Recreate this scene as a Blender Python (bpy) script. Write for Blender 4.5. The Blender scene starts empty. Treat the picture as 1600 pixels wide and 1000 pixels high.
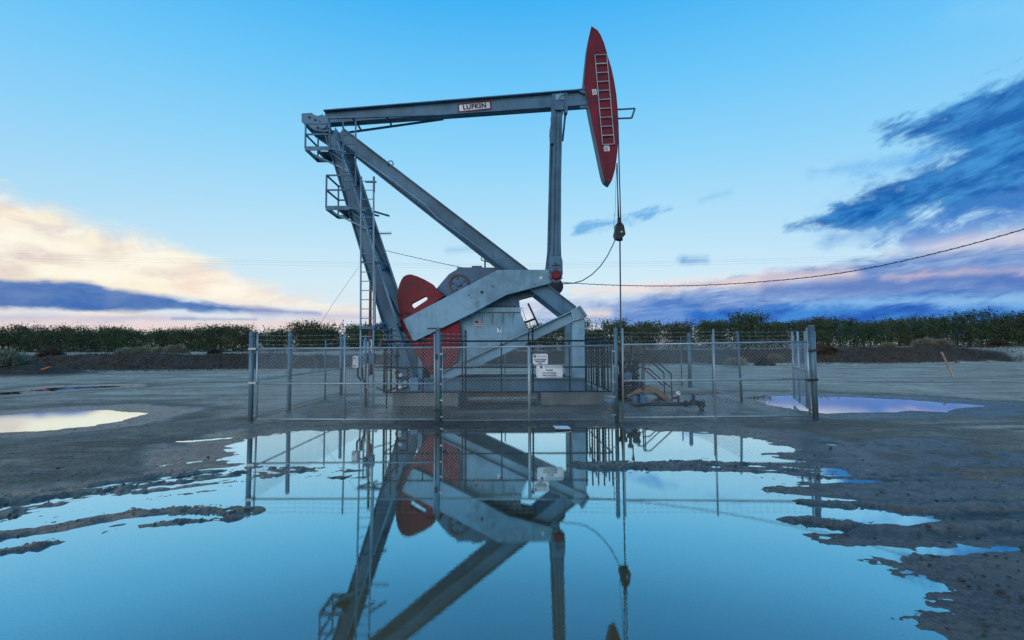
import bpy, bmesh, math, random
import numpy as np
from mathutils import Vector, Matrix, Euler

R = math.radians
C = bpy.context.scene.collection
S = bpy.context.scene
random.seed(7)
rng = np.random.default_rng(7)

# ------------------------------------------------------------------ camera
FPX, CX, CY = 770.0, 800.0, 500.0            # focal length and centre on a 1600 x 1000 frame
CAMH, PITCH, ROLL = 1.8, 3.011, 0.25
cam_data = bpy.data.cameras.new('camera')
cam = bpy.data.objects.new('camera', cam_data); C.objects.link(cam)
cam_data.sensor_width = 36.0
cam_data.lens = FPX / 1600 * 36
cam_data.clip_start = 0.1; cam_data.clip_end = 6000
CAMROT = Matrix.Rotation(R(90 + PITCH), 3, 'X') @ Matrix.Rotation(R(-ROLL), 3, 'Z')
cam.matrix_world = Matrix.Translation((0, 0, CAMH)) @ CAMROT.to_4x4()
S.camera = cam

def ray(px, py):
    return CAMROT @ Vector(((px - CX) / FPX, -(py - CY) / FPX, -1.0))
def P(px, py, Y):                            # the point at depth Y seen there
    d = ray(px, py); return Vector((0, 0, CAMH)) + d * (Y / d.y)
def G(px, py, z=0.0):                        # the point of the ground seen there
    d = ray(px, py); return Vector((0, 0, CAMH)) + d * ((z - CAMH) / d.z)

# ------------------------------------------------------------------ node helpers
def lin(c):
    return c / 12.92 if c <= 0.04045 else ((c + 0.055) / 1.055) ** 2.4
def srgb(r, g, b):
    return (lin(r / 255), lin(g / 255), lin(b / 255), 1.0)

class NT:
    def __init__(s, tree):
        s.t = tree
    def n(s, typ, **kw):
        nd = s.t.nodes.new(typ)
        for k, v in kw.items(): setattr(nd, k, v)
        return nd
    def put(s, sock, v):
        if isinstance(v, bpy.types.NodeSocket): s.t.links.new(v, sock)
        else: sock.default_value = v
    def math(s, op, a, b=0.0, c=0.0, clamp=False):
        nd = s.n('ShaderNodeMath', operation=op, use_clamp=clamp)
        s.put(nd.inputs[0], a); s.put(nd.inputs[1], b); s.put(nd.inputs[2], c)
        return nd.outputs[0]
    def vmath(s, op, a, b=(0, 0, 0), out=0):
        nd = s.n('ShaderNodeVectorMath', operation=op)
        s.put(nd.inputs[0], a)
        if op == 'SCALE': s.put(nd.inputs['Scale'], b)
        else: s.put(nd.inputs[1], b)
        return nd.outputs[out]
    def ss(s, v, a, b, lo=0.0, hi=1.0):
        nd = s.n('ShaderNodeMapRange', interpolation_type='SMOOTHSTEP')
        s.put(nd.inputs[0], v); s.put(nd.inputs[1], a); s.put(nd.inputs[2], b); s.put(nd.inputs[3], lo); s.put(nd.inputs[4], hi)
        return nd.outputs[0]
    def mix(s, f, a, b, blend='MIX'):
        nd = s.n('ShaderNodeMix', data_type='RGBA', blend_type=blend)
        s.put(nd.inputs[0], f); s.put(nd.inputs[6], a); s.put(nd.inputs[7], b)
        return nd.outputs[2]
    def noise(s, vec, scale, detail=4.0, rough=0.55, dist=0.0):
        nd = s.n('ShaderNodeTexNoise')
        s.put(nd.inputs['Vector'], vec); nd.inputs['Scale'].default_value = scale
        nd.inputs['Detail'].default_value = detail; nd.inputs['Roughness'].default_value = rough
        nd.inputs['Distortion'].default_value = dist
        return nd.outputs[0]
    def ramp(s, v, stops, interp='LINEAR'):
        nd = s.n('ShaderNodeValToRGB'); cr = nd.color_ramp; cr.interpolation = interp
        while len(cr.elements) < len(stops): cr.elements.new(0.5)
        for e, (p, c) in zip(cr.elements, stops): e.position = p; e.color = c
        s.put(nd.inputs[0], v); return nd.outputs[0]
    def comb(s, x, y, z=0.0):
        nd = s.n('ShaderNodeCombineXYZ'); s.put(nd.inputs[0], x); s.put(nd.inputs[1], y); s.put(nd.inputs[2], z)
        return nd.outputs[0]

# ------------------------------------------------------------------ world: dusk sky with clouds
SUN_EL, SUN_AZ = 18.0, 205.0                  # low sun behind the photographer, to the left; azimuth clockwise from +Y
world = bpy.data.worlds.new("World"); S.world = world
world.use_nodes = True
wt = world.node_tree; wt.nodes.clear(); W = NT(wt)
wdir = W.n('ShaderNodeTexCoord').outputs['Generated']
sep = W.n('ShaderNodeSeparateXYZ'); W.put(sep.inputs[0], wdir)
dx, dy, dz = sep.outputs
AZ = W.math('ARCTAN2', dx, dy)
EL = W.math('ARCSINE', W.math('MULTIPLY', dz, 0.99999))
UV = W.comb(AZ, EL, 0.0)
def sky_uv(px, py):
    d = ray(px, py).normalized(); return math.atan2(d.x, d.y), math.asin(d.z)
sky = W.n('ShaderNodeTexSky', sky_type='NISHITA', sun_disc=False)
sky.sun_elevation = R(SUN_EL); sky.sun_rotation = R(SUN_AZ)
nish = W.vmath('SCALE', sky.outputs[0], 0.12)
elp = W.math('DIVIDE', EL, 1.2, clamp=True)
grad = W.ramp(elp, [
    (0.0, srgb(226, 226, 233)), (0.05, srgb(224, 236, 244)), (0.11, srgb(210, 236, 249)),
    (0.19, srgb(184, 228, 251)), (0.29, srgb(150, 217, 253)), (0.40, srgb(112, 203, 253)),
    (0.52, srgb(66, 182, 249)), (0.70, srgb(44, 156, 236)), (1.0, srgb(30, 124, 208))])
side = W.math('ABSOLUTE', W.math('SUBTRACT', AZ, -0.1))
col = W.mix(W.ss(side, 0.25, 1.1, 0.0, 0.16), grad, srgb(60, 172, 246))
col = W.mix(0.06, col, nish)

def cmap(sx, sy, rot=0.0, off=0.0):          # stretched, turned cloud coordinates
    mp = W.n('ShaderNodeMapping'); W.put(mp.inputs[0], UV)
    mp.vector_type = 'TEXTURE'
    mp.inputs['Location'].default_value = (off, off * 0.37, 0)
    mp.inputs['Rotation'].default_value = (0, 0, R(rot))
    mp.inputs['Scale'].default_value = (sx, sy, 1)
    return mp.outputs[0]
N_soft = W.noise(cmap(0.22, 0.10, 8), 1.0, 5, 0.55, 0.4)
N_puff = W.noise(cmap(0.13, 0.055, -8, 3.1), 1.0, 6, 0.55, 0.5)
N_s1 = W.noise(cmap(0.22, 0.075, 22, 1.7), 1.0, 7, 0.64, 0.7)
N_s2 = W.noise(cmap(0.048, 0.024, 14, 2.7), 1.0, 7, 0.66, 0.3)
N_strk = W.math('MULTIPLY_ADD', N_s2, 0.46, W.math('MULTIPLY', N_s1, 0.54))
N_w1 = W.noise(cmap(0.13, 0.030, 12, 4.4), 1.0, 6, 0.62, 0.6)
N_wisp = W.math('MULTIPLY_ADD', N_s2, 0.42, W.math('MULTIPLY', N_w1, 0.58))
N_f1 = W.noise(cmap(0.32, 0.032, 3, 5.3), 1.0, 7, 0.62, 0.5)
N_f2 = W.noise(cmap(0.055, 0.014, 6, 7.1), 1.0, 6, 0.64, 0.4)
N_flat = W.math('MULTIPLY_ADD', N_f2, 0.40, W.math('MULTIPLY', N_f1, 0.60))
N_fine = W.noise(cmap(0.06, 0.022, 10, 2.2), 1.0, 5, 0.6, 0.3)

def capsule(p0, p1, w0, w1, soft, noise, amp):
    """soft elongated cloud mask between two points of the sky; widths in radians"""
    a, b = Vector((*sky_uv(*p0), 0)), Vector((*sky_uv(*p1), 0))
    ba = b - a
    pa = W.vmath('SUBTRACT', UV, tuple(a))
    h = W.math('DIVIDE', W.vmath('DOT_PRODUCT', pa, tuple(ba), out=1), ba.length_squared, clamp=True)
    sc = W.n('ShaderNodeVectorMath', operation='SCALE'); sc.inputs[0].default_value = ba; W.put(sc.inputs['Scale'], h)
    d = W.vmath('LENGTH', W.vmath('SUBTRACT', pa, sc.outputs[0]), out=1)
    wid = W.math('MULTIPLY_ADD', h, w1 - w0, w0)
    e = W.math('SUBTRACT', d, wid)
    e = W.math('MULTIPLY_ADD', W.math('SUBTRACT', noise, 0.5), -amp, e)
    return W.ss(e, soft, -soft)

def over(mask, colour, strength=1.0):
    global col
    col = W.mix(W.math('MULTIPLY', mask, strength) if strength != 1.0 else mask, col, colour)

# thin layered cloud along the whole horizon
lowband = W.math('MULTIPLY', W.ss(EL, 0.13, 0.02), W.ss(N_flat, 0.44, 0.64))
over(lowband, W.mix(W.ss(N_puff, 0.38, 0.62), srgb(150, 178, 222), srgb(244, 222, 214)), 0.40)
# warm bank on the left
warm = W.mix(W.ss(N_puff, 0.38, 0.60), srgb(232, 216, 204), srgb(255, 244, 218))
warm = W.mix(W.ss(N_fine, 0.46, 0.70, 0, 0.85), warm, srgb(255, 250, 236))
warm = W.mix(W.ss(N_wisp, 0.50, 0.34, 0, 0.55), warm, srgb(206, 196, 206))
over(capsule((-420, 322), (330, 440), 0.118, 0.030, 0.022, N_puff, 0.13), warm, 0.95)
over(capsule((300, 446), (560, 488), 0.028, 0.010, 0.020, N_puff, 0.07), W.mix(W.ss(N_fine, 0.4, 0.65), srgb(246, 226, 210), srgb(255, 243, 224)), 0.85)
for bx_, by_, ex_, ey_, w_ in ((138, 408, 178, 420, .018), (225, 405, 262, 412, .012), (340, 452, 372, 458, .010), (20, 372, 80, 380, .012)):
    over(capsule((bx_, by_), (ex_, ey_), w_, w_ * .7, 0.028, N_puff, 0.09), srgb(255, 251, 236), 0.9)
# pink strip and the slate blue band under it
over(capsule((-400, 508), (520, 508), 0.016, 0.012, 0.014, N_flat, 0.04), srgb(236, 212, 208), 0.75)
slate = W.mix(W.ss(N_wisp, 0.35, 0.65), srgb(58, 108, 178), srgb(98, 132, 190))
N_edge = W.math('MULTIPLY_ADD', N_fine, 0.35, W.math('MULTIPLY', N_puff, 0.65))
over(capsule((-600, 441), (140, 462), 0.028, 0.0180, 0.0060, N_edge, 0.045), slate, 0.97)
over(capsule((110, 462), (330, 480), 0.0180, 0.0085, 0.0055, N_edge, 0.040), slate, 0.97)
over(capsule((300, 479), (500, 490), 0.0085, 0.001, 0.0065, N_edge, 0.030), slate, 0.95)
over(capsule((400, 490), (600, 496), 0.006, 0.004, 0.012, N_edge, 0.04), srgb(178, 182, 218), 0.7)
over(capsule((-200, 494), (300, 497), 0.002, 0.002, 0.008, N_wisp, 0.03), srgb(186, 182, 208), 0.7)
over(capsule((270, 498), (400, 499), 0.002, 0.001, 0.004, N_wisp, 0.012), srgb(128, 150, 200), 0.8)
# layers low on the right
over(capsule((790, 482), (1100, 472), 0.004, 0.022, 0.020, N_flat, 0.09), W.mix(W.ss(N_wisp, 0.36, 0.56), srgb(186, 194, 224), srgb(110, 142, 204)), 0.88)
over(capsule((1020, 476), (2000, 418), 0.022, 0.088, 0.018, N_flat, 0.11), W.mix(W.ss(N_flat, 0.38, 0.62), srgb(150, 178, 222), srgb(74, 122, 194)), 0.94)
over(capsule((900, 455), (1330, 428), 0.005, 0.010, 0.015, N_wisp, 0.06), srgb(246, 222, 214), 0.8)
over(capsule((1200, 452), (2000, 398), 0.008, 0.026, 0.016, N_wisp, 0.07), srgb(82, 118, 190), 0.8)
over(capsule((1380, 432), (2000, 398), 0.001, 0.007, 0.010, N_wisp, 0.06), srgb(216, 198, 212), 0.7)
over(capsule((980, 500), (2000, 484), 0.016, 0.040, 0.014, N_flat, 0.07), W.mix(W.ss(N_wisp, 0.40, 0.62), srgb(30, 92, 184), srgb(66, 138, 216)), 0.95)
over(capsule((1240, 474), (2000, 456), 0.001, 0.012, 0.010, N_wisp, 0.05), srgb(150, 200, 240), 0.75)
over(capsule((840, 500), (1060, 497), 0.008, 0.014, 0.014, N_wisp, 0.06), srgb(118, 156, 214), 0.8)
over(capsule((905, 491), (950, 490), 0.003, 0.003, 0.012, N_wisp, 0.03), srgb(252, 228, 210), 0.85)
# big dark streaks
streak = W.mix(W.ss(N_wisp, 0.40, 0.62), srgb(14, 92, 172), srgb(66, 146, 212))
over(capsule((1300, 345), (1950, 100), 0.002, 0.095, 0.060, N_strk, 0.34), srgb(126, 192, 240), 0.75)
over(capsule((1390, 212), (1950, 88), 0.003, 0.092, 0.018, N_strk, 0.22), streak, 0.95)
over(capsule((1330, 335), (1900, 150), 0.022, 0.074, 0.016, N_strk, 0.19), streak, 0.97)
over(capsule((1235, 350), (1400, 333), 0.003, 0.024, 0.011, N_strk, 0.10), streak, 0.95)
over(capsule((1300, 372), (1440, 356), 0.006, 0.012, 0.026, N_strk, 0.08), srgb(92, 152, 216), 0.8)
over(capsule((1350, 388), (1720, 315), 0.006, 0.034, 0.018, N_strk, 0.20), W.mix(W.ss(N_wisp, 0.4, 0.6), srgb(120, 164, 222), srgb(78, 128, 202)), 0.85)
over(capsule((1490, 330), (1720, 296), 0.004, 0.020, 0.018, N_strk, 0.09), srgb(54, 122, 198), 0.85)
over(capsule((1390, 394), (1720, 350), 0.003, 0.012, 0.016, N_wisp, 0.07), srgb(228, 222, 230), 0.8)
over(capsule((1270, 268), (1440, 248), 0.001, 0.006, 0.020, N_strk, 0.10), srgb(104, 178, 238), 0.7)
# small stray clouds
over(capsule((905, 357), (1045, 328), 0.009, 0.004, 0.010, N_strk, 0.11), srgb(110, 176, 230), 0.9)
over(capsule((1095, 312), (1140, 301), 0.004, 0.002, 0.010, N_strk, 0.04), srgb(140, 196, 236), 0.8)
over(capsule((1068, 408), (1102, 407), 0.007, 0.004, 0.010, N_strk, 0.05), srgb(96, 160, 220), 0.8)
over(capsule((700, 391), (748, 388), 0.004, 0.003, 0.010, N_strk, 0.04), srgb(146, 198, 236), 0.8)
over(capsule((1500, 22), (1640, 8), 0.008, 0.012, 0.030, N_wisp, 0.08), srgb(150, 214, 250), 0.35)
# ground side of the world
col = W.mix(W.ss(EL, 0.0, -0.05), col, srgb(96, 104, 112))
bg = W.n('ShaderNodeBackground'); W.put(bg.inputs[0], col); bg.inputs[1].default_value = 1.0
wo = W.n('ShaderNodeOutputWorld'); wt.links.new(bg.outputs[0], wo.inputs[0])
try: world.cycles.sampling_method = 'MANUAL'; world.cycles.sample_map_resolution = 512
except Exception: pass

sun_d = bpy.data.lights.new('sun', 'SUN'); sun = bpy.data.objects.new('sun', sun_d); C.objects.link(sun)
sun_d.energy = 1.0; sun_d.angle = R(40); sun_d.color = (1.0, 0.82, 0.66)
sv = Vector((math.sin(R(SUN_AZ)) * math.cos(R(SUN_EL)), math.cos(R(SUN_AZ)) * math.cos(R(SUN_EL)), math.sin(R(SUN_EL))))
sun.rotation_euler = sv.to_track_quat('Z', 'Y').to_euler()

S.view_settings.view_transform = 'Standard'; S.view_settings.look = 'None'
S.view_settings.exposure = 0.0; S.view_settings.gamma = 1.0; S.view_settings.use_curve_mapping = False
S.cycles.max_bounces = 6; S.cycles.diffuse_bounces = 3; S.cycles.glossy_bounces = 3
S.cycles.caustics_reflective = False; S.cycles.caustics_refractive = False

# ------------------------------------------------------------------ materials
def new_mat(name):
    m = bpy.data.materials.new(name); m.use_nodes = True
    m.node_tree.nodes.clear(); T = NT(m.node_tree)
    b = T.n('ShaderNodeBsdfPrincipled'); o = T.n('ShaderNodeOutputMaterial')
    m.node_tree.links.new(b.outputs[0], o.inputs[0])
    return m, T, b
def pos_of(T):
    return T.n('ShaderNodeNewGeometry').outputs['Position']
def painted(name, base, dirt=(0.10, 0.075, 0.055, 1), rough=0.5, metallic=0.0, amount=0.5, streak=0.5, bump=0.15, rust=None):
    """weathered paint: slow colour drift, run-down streaks, dust specks, chips"""
    m, T, b = new_mat(name); pos = pos_of(T)
    n1 = T.noise(pos, 1.7, 6, 0.65)
    mp = T.n('ShaderNodeMapping'); T.put(mp.inputs[0], pos); mp.inputs['Scale'].default_value = (9, 9, 0.7)
    n2 = T.noise(mp.outputs[0], 1.0, 5, 0.6)
    n3 = T.noise(pos, 23, 5, 0.7)
    n5 = T.noise(pos, 0.55, 4, 0.6)
    v = T.mix(T.ss(T.math('MULTIPLY_ADD', n5, 0.5, T.math('MULTIPLY', n1, 0.5)), 0.38, 0.62), tuple(c * 0.70 for c in base[:3]) + (1,), tuple(min(1, c * 1.18) for c in base[:3]) + (1,))
    c = T.mix(T.math('MULTIPLY', T.ss(n2, 0.52, 0.74), streak), v, dirt)
    c = T.mix(T.math('MULTIPLY', T.ss(n3, 0.58, 0.72), amount), c, dirt)
    if rust:
        n4 = T.noise(pos, 7, 6, 0.75)
        c = T.mix(T.ss(n4, 0.64, 0.70), c, rust)
    T.put(b.inputs['Base Color'], c)
    T.put(b.inputs['Roughness'], T.math('MULTIPLY_ADD', n3, 0.3, rough - 0.15))
    b.inputs['Metallic'].default_value = metallic; b.inputs['Specular IOR Level'].default_value = 0.3
    bm_ = T.n('ShaderNodeBump'); bm_.inputs['Strength'].default_value = bump; bm_.inputs['Distance'].default_value = 0.01
    T.put(bm_.inputs['Height'], n3); T.put(b.inputs['Normal'], bm_.outputs[0])
    return m

M = {}
M['steel'] = painted('grey_paint', (0.082, 0.180, 0.265, 1), dirt=(0.045, 0.062, 0.078, 1), streak=0.45, amount=0.3, rust=(0.10, 0.06, 0.045, 1))
M['steel_light'] = painted('light_grey_paint', (0.215, 0.375, 0.480, 1), dirt=(0.085, 0.10, 0.11, 1), streak=0.35, amount=0.35, rust=(0.20, 0.13, 0.10, 1))
M['steel_blue'] = painted('blue_grey_paint', (0.075, 0.145, 0.225, 1), streak=0.3, amount=0.3)
M['red'] = painted('red_paint', (0.195, 0.0085, 0.0210, 1), dirt=(0.045, 0.008, 0.011, 1), streak=0.55, amount=0.55, rust=(0.055, 0.022, 0.018, 1))
M['galv'] = painted('galvanised_pipe', (0.36, 0.43, 0.45, 1), dirt=(0.16, 0.17, 0.17, 1), metallic=0.35, rough=0.42, amount=0.5, streak=0.5)
M['post'] = painted('weathered_post', (0.13, 0.21, 0.25, 1), dirt=(0.12, 0.11, 0.10, 1), metallic=0.2, rough=0.5, amount=0.5, streak=0.5)
M['wire'] = painted('fence_wire', (0.33, 0.41, 0.45, 1), metallic=0.3, rough=0.45, bump=0)
M['black'] = painted('black_pipe', (0.018, 0.018, 0.02, 1), dirt=(0.05, 0.045, 0.04, 1), rough=0.5, amount=0.5)
M['dark_metal'] = painted('dark_metal', (0.035, 0.037, 0.042, 1), dirt=(0.07, 0.05, 0.04, 1), rough=0.5, amount=0.5)
M['rod'] = painted('worn_cable', (0.07, 0.08, 0.09, 1), rough=0.4, metallic=0.5)
M['white'] = painted('white_paint', (0.72, 0.74, 0.74, 1), dirt=(0.35, 0.33, 0.30, 1), amount=0.3, streak=0.25)
M['sign_ink'] = painted('sign_ink', (0.03, 0.035, 0.06, 1), bump=0)
M['sign_red'] = painted('sign_red', (0.16, 0.015, 0.05, 1), bump=0)
M['flag_blue'] = painted('flag_blue', (0.03, 0.045, 0.16, 1), bump=0)
M['tan'] = painted('tan_paint', (0.27, 0.175, 0.105, 1), dirt=(0.06, 0.035, 0.02, 1), amount=0.7, streak=0.7)
M['brown'] = painted('rusty_brown', (0.11, 0.065, 0.05, 1), dirt=(0.05, 0.03, 0.025, 1), amount=0.5)
M['pole_wood'] = painted('creosote_wood', (0.16, 0.065, 0.035, 1), dirt=(0.06, 0.03, 0.02, 1), streak=0.8, rough=0.8)
M['stake'] = painted('bare_stake', (0.55, 0.33, 0.22, 1), dirt=(0.3, 0.16, 0.1, 1), rough=0.8)
M['stake_red'] = painted('orange_stake', (0.65, 0.16, 0.08, 1), dirt=(0.35, 0.12, 0.08, 1), rough=0.7)
M['plastic_blue'] = painted('blue_plastic', (0.07, 0.19, 0.30, 1), dirt=(0.12, 0.14, 0.16, 1), rough=0.4)
M['concrete'] = painted('concrete', (0.18, 0.195, 0.195, 1), dirt=(0.10, 0.085, 0.07, 1), rough=0.9, amount=0.7, streak=0.6, bump=0.5)
M['hose'] = painted('grey_hose', (0.14, 0.19, 0.22, 1), rough=0.5)
M['line'] = painted('power_line', (0.045, 0.05, 0.06, 1), rough=0.6, bump=0)

# ------------------------------------------------------------------ mesh builder
class MB:
    def __init__(s): s.v = []; s.f = []; s.smooth = []
    def add(s, verts, faces, smooth=False):
        o = len(s.v); s.v.extend(Vector(x) for x in verts)
        s.f.extend(tuple(i + o for i in f) for f in faces); s.smooth.extend([smooth] * len(faces)); return s
    def box(s, c, sz, rot=None):
        c = Vector(c); h = Vector(sz) / 2
        vs = [Vector((x * h.x, y * h.y, z * h.z)) for x in (-1, 1) for y in (-1, 1) for z in (-1, 1)]
        if rot is not None: vs = [rot @ v for v in vs]
        return s.add([c + v for v in vs], [(0, 1, 3, 2), (4, 6, 7, 5), (0, 4, 5, 1), (2, 3, 7, 6), (0, 2, 6, 4), (1, 5, 7, 3)])
    def bar(s, a, b, w, h, side=(0, 1, 0)):
        """rectangular bar a-b; w along side, h across"""
        a, b = Vector(a), Vector(b); d = (b - a).normalized()
        sd = Vector(side); sd = (sd - d * sd.dot(d)).normalized(); up = d.cross(sd)
        vs = [p + sd * (w / 2 * i) + up * (h / 2 * j) for p in (a, b) for i, j in ((-1, -1), (1, -1), (1, 1), (-1, 1))]
        return s.add(vs, [(3, 2, 1, 0), (4, 5, 6, 7), (0, 1, 5, 4), (1, 2, 6, 5), (2, 3, 7, 6), (3, 0, 4, 7)])
    def ibeam(s, a, b, ha, wid, hb=None, tf=0.03, tw=0.02, side=(0, 1, 0)):
        """I-section a-b: flanges span `side`, depth ha at a and hb at b"""
        a, b = Vector(a), Vector(b); hb = ha if hb is None else hb
        d = (b - a).normalized(); sd = Vector(side); sd = (sd - d * sd.dot(d)).normalized(); up = sd.cross(d)
        if up.z < 0: up = -up
        vs = []
        for p, h in ((a, ha), (b, hb)):
            for k in (-1, 1):
                for i in (-1, 1): vs.append(p + up * (k * (h / 2 - tf)) + sd * (i * tw / 2))
        s.add(vs, [(0, 1, 3, 2), (4, 6, 7, 5), (0, 4, 5, 1), (2, 3, 7, 6), (0, 2, 6, 4), (1, 5, 7, 3)])
        for k in (-1, 1):
            pa = a + up * (k * (ha / 2 - tf / 2)); pb = b + up * (k * (hb / 2 - tf / 2))
            s.bar(pa, pb, wid, tf, sd)
        return s
    def tube(s, pts, r, n=8, cap=True, smooth=True, r1=None):
        pts = [Vector(p) for p in pts]; m = len(pts); vs = []; ref = None
        for i, p in enumerate(pts):
            t = (pts[min(i + 1, m - 1)] - pts[max(i - 1, 0)]).normalized()
            if ref is None: ref = Vector((0, 0, 1)) if abs(t.z) < 0.9 else Vector((1, 0, 0))
            x = (ref - t * ref.dot(t)).normalized(); ref = x; y = t.cross(x)
            rr = r if r1 is None else r + (r1 - r) * i / (m - 1)
            for k in range(n):
                a = 2 * math.pi * k / n; vs.append(p + x * (rr * math.cos(a)) + y * (rr * math.sin(a)))
        fs = [(i * n + k, i * n + (k + 1) % n, (i + 1) * n + (k + 1) % n, (i + 1) * n + k) for i in range(m - 1) for k in range(n)]
        s.add(vs, fs, smooth)
        if cap:
            o = len(s.v) - len(vs)
            s.f.append(tuple(o + k for k in reversed(range(n)))); s.f.append(tuple(o + (m - 1) * n + k for k in range(n)))
            s.smooth.extend([False, False])
        return s
    def lathe(s, base, prof, n=16, axis=(0, 0, 1)):
        """profile [(r, h)...] turned round axis from base"""
        base = Vector(base); q = Vector((0, 0, 1)).rotation_difference(Vector(axis).normalized())
        vs = []
        for r, h in prof:
            for k in range(n):
                a = 2 * math.pi * k / n; vs.append(base + q @ Vector((r * math.cos(a), r * math.sin(a), h)))
        m = len(prof)
        fs = [(i * n + k, i * n + (k + 1) % n, (i + 1) * n + (k + 1) % n, (i + 1) * n + k) for i in range(m - 1) for k in range(n)]
        fs += [tuple(reversed(range(n))), tuple((m - 1) * n + k for k in range(n))]
        return s.add(vs, fs, False)
    def prism(s, poly, thick):
        """closed polygon of points facing the viewer, given thickness along +Y"""
        poly = [Vector(p) for p in poly]; n = len(poly)
        area = sum(poly[i].x * poly[(i + 1) % n].z - poly[(i + 1) % n].x * poly[i].z for i in range(n))
        if area < 0: poly = poly[::-1]
        vs = poly + [p + Vector((0, thick, 0)) for p in poly]
        fs = [tuple(range(n)), tuple(reversed(range(n, 2 * n)))] + [(i, i + n, (i + 1) % n + n, (i + 1) % n) for i in range(n)]
        return s.add(vs, fs)
    def ring(s, outer, inner, thick):
        """frame between two closed outlines with the same number of points"""
        o = [Vector(p) for p in outer]; i_ = [Vector(p) for p in inner]; n = len(o); T = Vector((0, thick, 0))
        vs = o + i_ + [p + T for p in o] + [p + T for p in i_]; fs = []
        for k in range(n):
            j = (k + 1) % n
            fs += [(k, j, n + j, n + k), (2 * n + k, 3 * n + k, 3 * n + j, 2 * n + j), (k, 2 * n + k, 2 * n + j, j), (n + k, n + j, 3 * n + j, 3 * n + k)]
        return s.add(vs, fs)
    def mesh(s, name, mat, origin=None):
        lo = Vector((min(v.x for v in s.v), min(v.y for v in s.v), min(v.z for v in s.v)))
        hi = Vector((max(v.x for v in s.v), max(v.y for v in s.v), max(v.z for v in s.v)))
        ctr = (lo + hi) / 2 if origin is None else Vector(origin)
        me = bpy.data.meshes.new(name)
        me.from_pydata([tuple(v - ctr) for v in s.v], [], s.f)
        me.polygons.foreach_set('use_smooth', s.smooth)
        me.materials.append(M[mat] if isinstance(mat, str) else mat)
        return me, ctr
    def build(s, name, mat, parent=None, fix=True, origin=None, bevel=0.0):
        me, ctr = s.mesh(name, mat, origin)
        if fix:
            bm = bmesh.new(); bm.from_mesh(me); bmesh.ops.recalc_face_normals(bm, faces=bm.faces); bm.to_mesh(me); bm.free()
        o = bpy.data.objects.new(name, me); C.objects.link(o)
        WPOS[o] = ctr
        if parent is not None: o.parent = parent; o.location = ctr - WPOS[parent]
        else: o.location = ctr
        if bevel:
            bv = o.modifiers.new('bevel', 'BEVEL'); bv.width = bevel; bv.segments = 2; bv.limit_method = 'ANGLE'; bv.angle_limit = R(50)
        return o
def build_each(mb, name, mat, parent, bevel=0.0):
    """every separate piece of mb as an object of its own"""
    par = list(range(len(mb.v)))
    def find(i):
        while par[i] != i: par[i] = par[par[i]]; i = par[i]
        return i
    for f in mb.f:
        r0 = find(f[0])
        for i in f[1:]: par[find(i)] = r0
    groups = {}
    for k, f in enumerate(mb.f): groups.setdefault(find(f[0]), []).append(k)
    out = []
    for ks in groups.values():
        ids = sorted({i for k in ks for i in mb.f[k]}); mp_ = {i: n for n, i in enumerate(ids)}
        p = MB(); p.v = [mb.v[i] for i in ids]; p.f = [tuple(mp_[i] for i in mb.f[k]) for k in ks]; p.smooth = [mb.smooth[k] for k in ks]
        out.append(p.build(name, mat, parent, bevel=bevel))
    return out
class _W(dict):
    def __setitem__(s, o, v): dict.__setitem__(s, o.name, Vector(v))
    def __getitem__(s, o): return dict.__getitem__(s, o.name)
WPOS = _W()
def inst(src, name, parent, ctr):            # a further piece that shares the mesh of `src`
    o = src.copy(); o.name = name; C.objects.link(o); o.parent = parent
    WPOS[o] = Vector(ctr); o.location = Vector(ctr) - WPOS[parent]; return o
def tag(o, label=None, cat=None, group=None, kind=None):
    if label: o['label'] = label
    if cat: o['category'] = cat
    if group: o['group'] = group
    if kind: o['kind'] = kind
    return o
def thing(name, label, cat, loc, group=None):
    o = bpy.data.objects.new(name, None); C.objects.link(o); o.location = loc; WPOS[o] = Vector(loc)
    o.empty_display_size = 0.2
    return tag(o, label, cat, group)
def text_mb(body, size, at_, xdir, zdir, out=0.004, bold=0.0, space=1.0):
    """flat lettering centred at at_, reading along xdir, up along zdir, standing proud towards the viewer"""
    cu = bpy.data.curves.new('lettering', 'FONT'); cu.body = body; cu.size = size; cu.align_x = 'CENTER'; cu.align_y = 'CENTER'
    cu.offset = bold; cu.space_character = space; cu.resolution_u = 3
    o = bpy.data.objects.new('lettering', cu); C.objects.link(o)
    dg = bpy.context.evaluated_depsgraph_get(); dg.update()
    me = bpy.data.meshes.new_from_object(o.evaluated_get(dg))
    xd, zd = Vector(xdir).normalized(), Vector(zdir).normalized()
    b = MB(); b.add([Vector(at_) + xd * v.co.x + zd * v.co.y + Vector((0, -out, 0)) for v in me.vertices], [tuple(p.vertices) for p in me.polygons])
    bpy.data.objects.remove(o); bpy.data.curves.remove(cu); bpy.data.meshes.remove(me)
    return b

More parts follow.
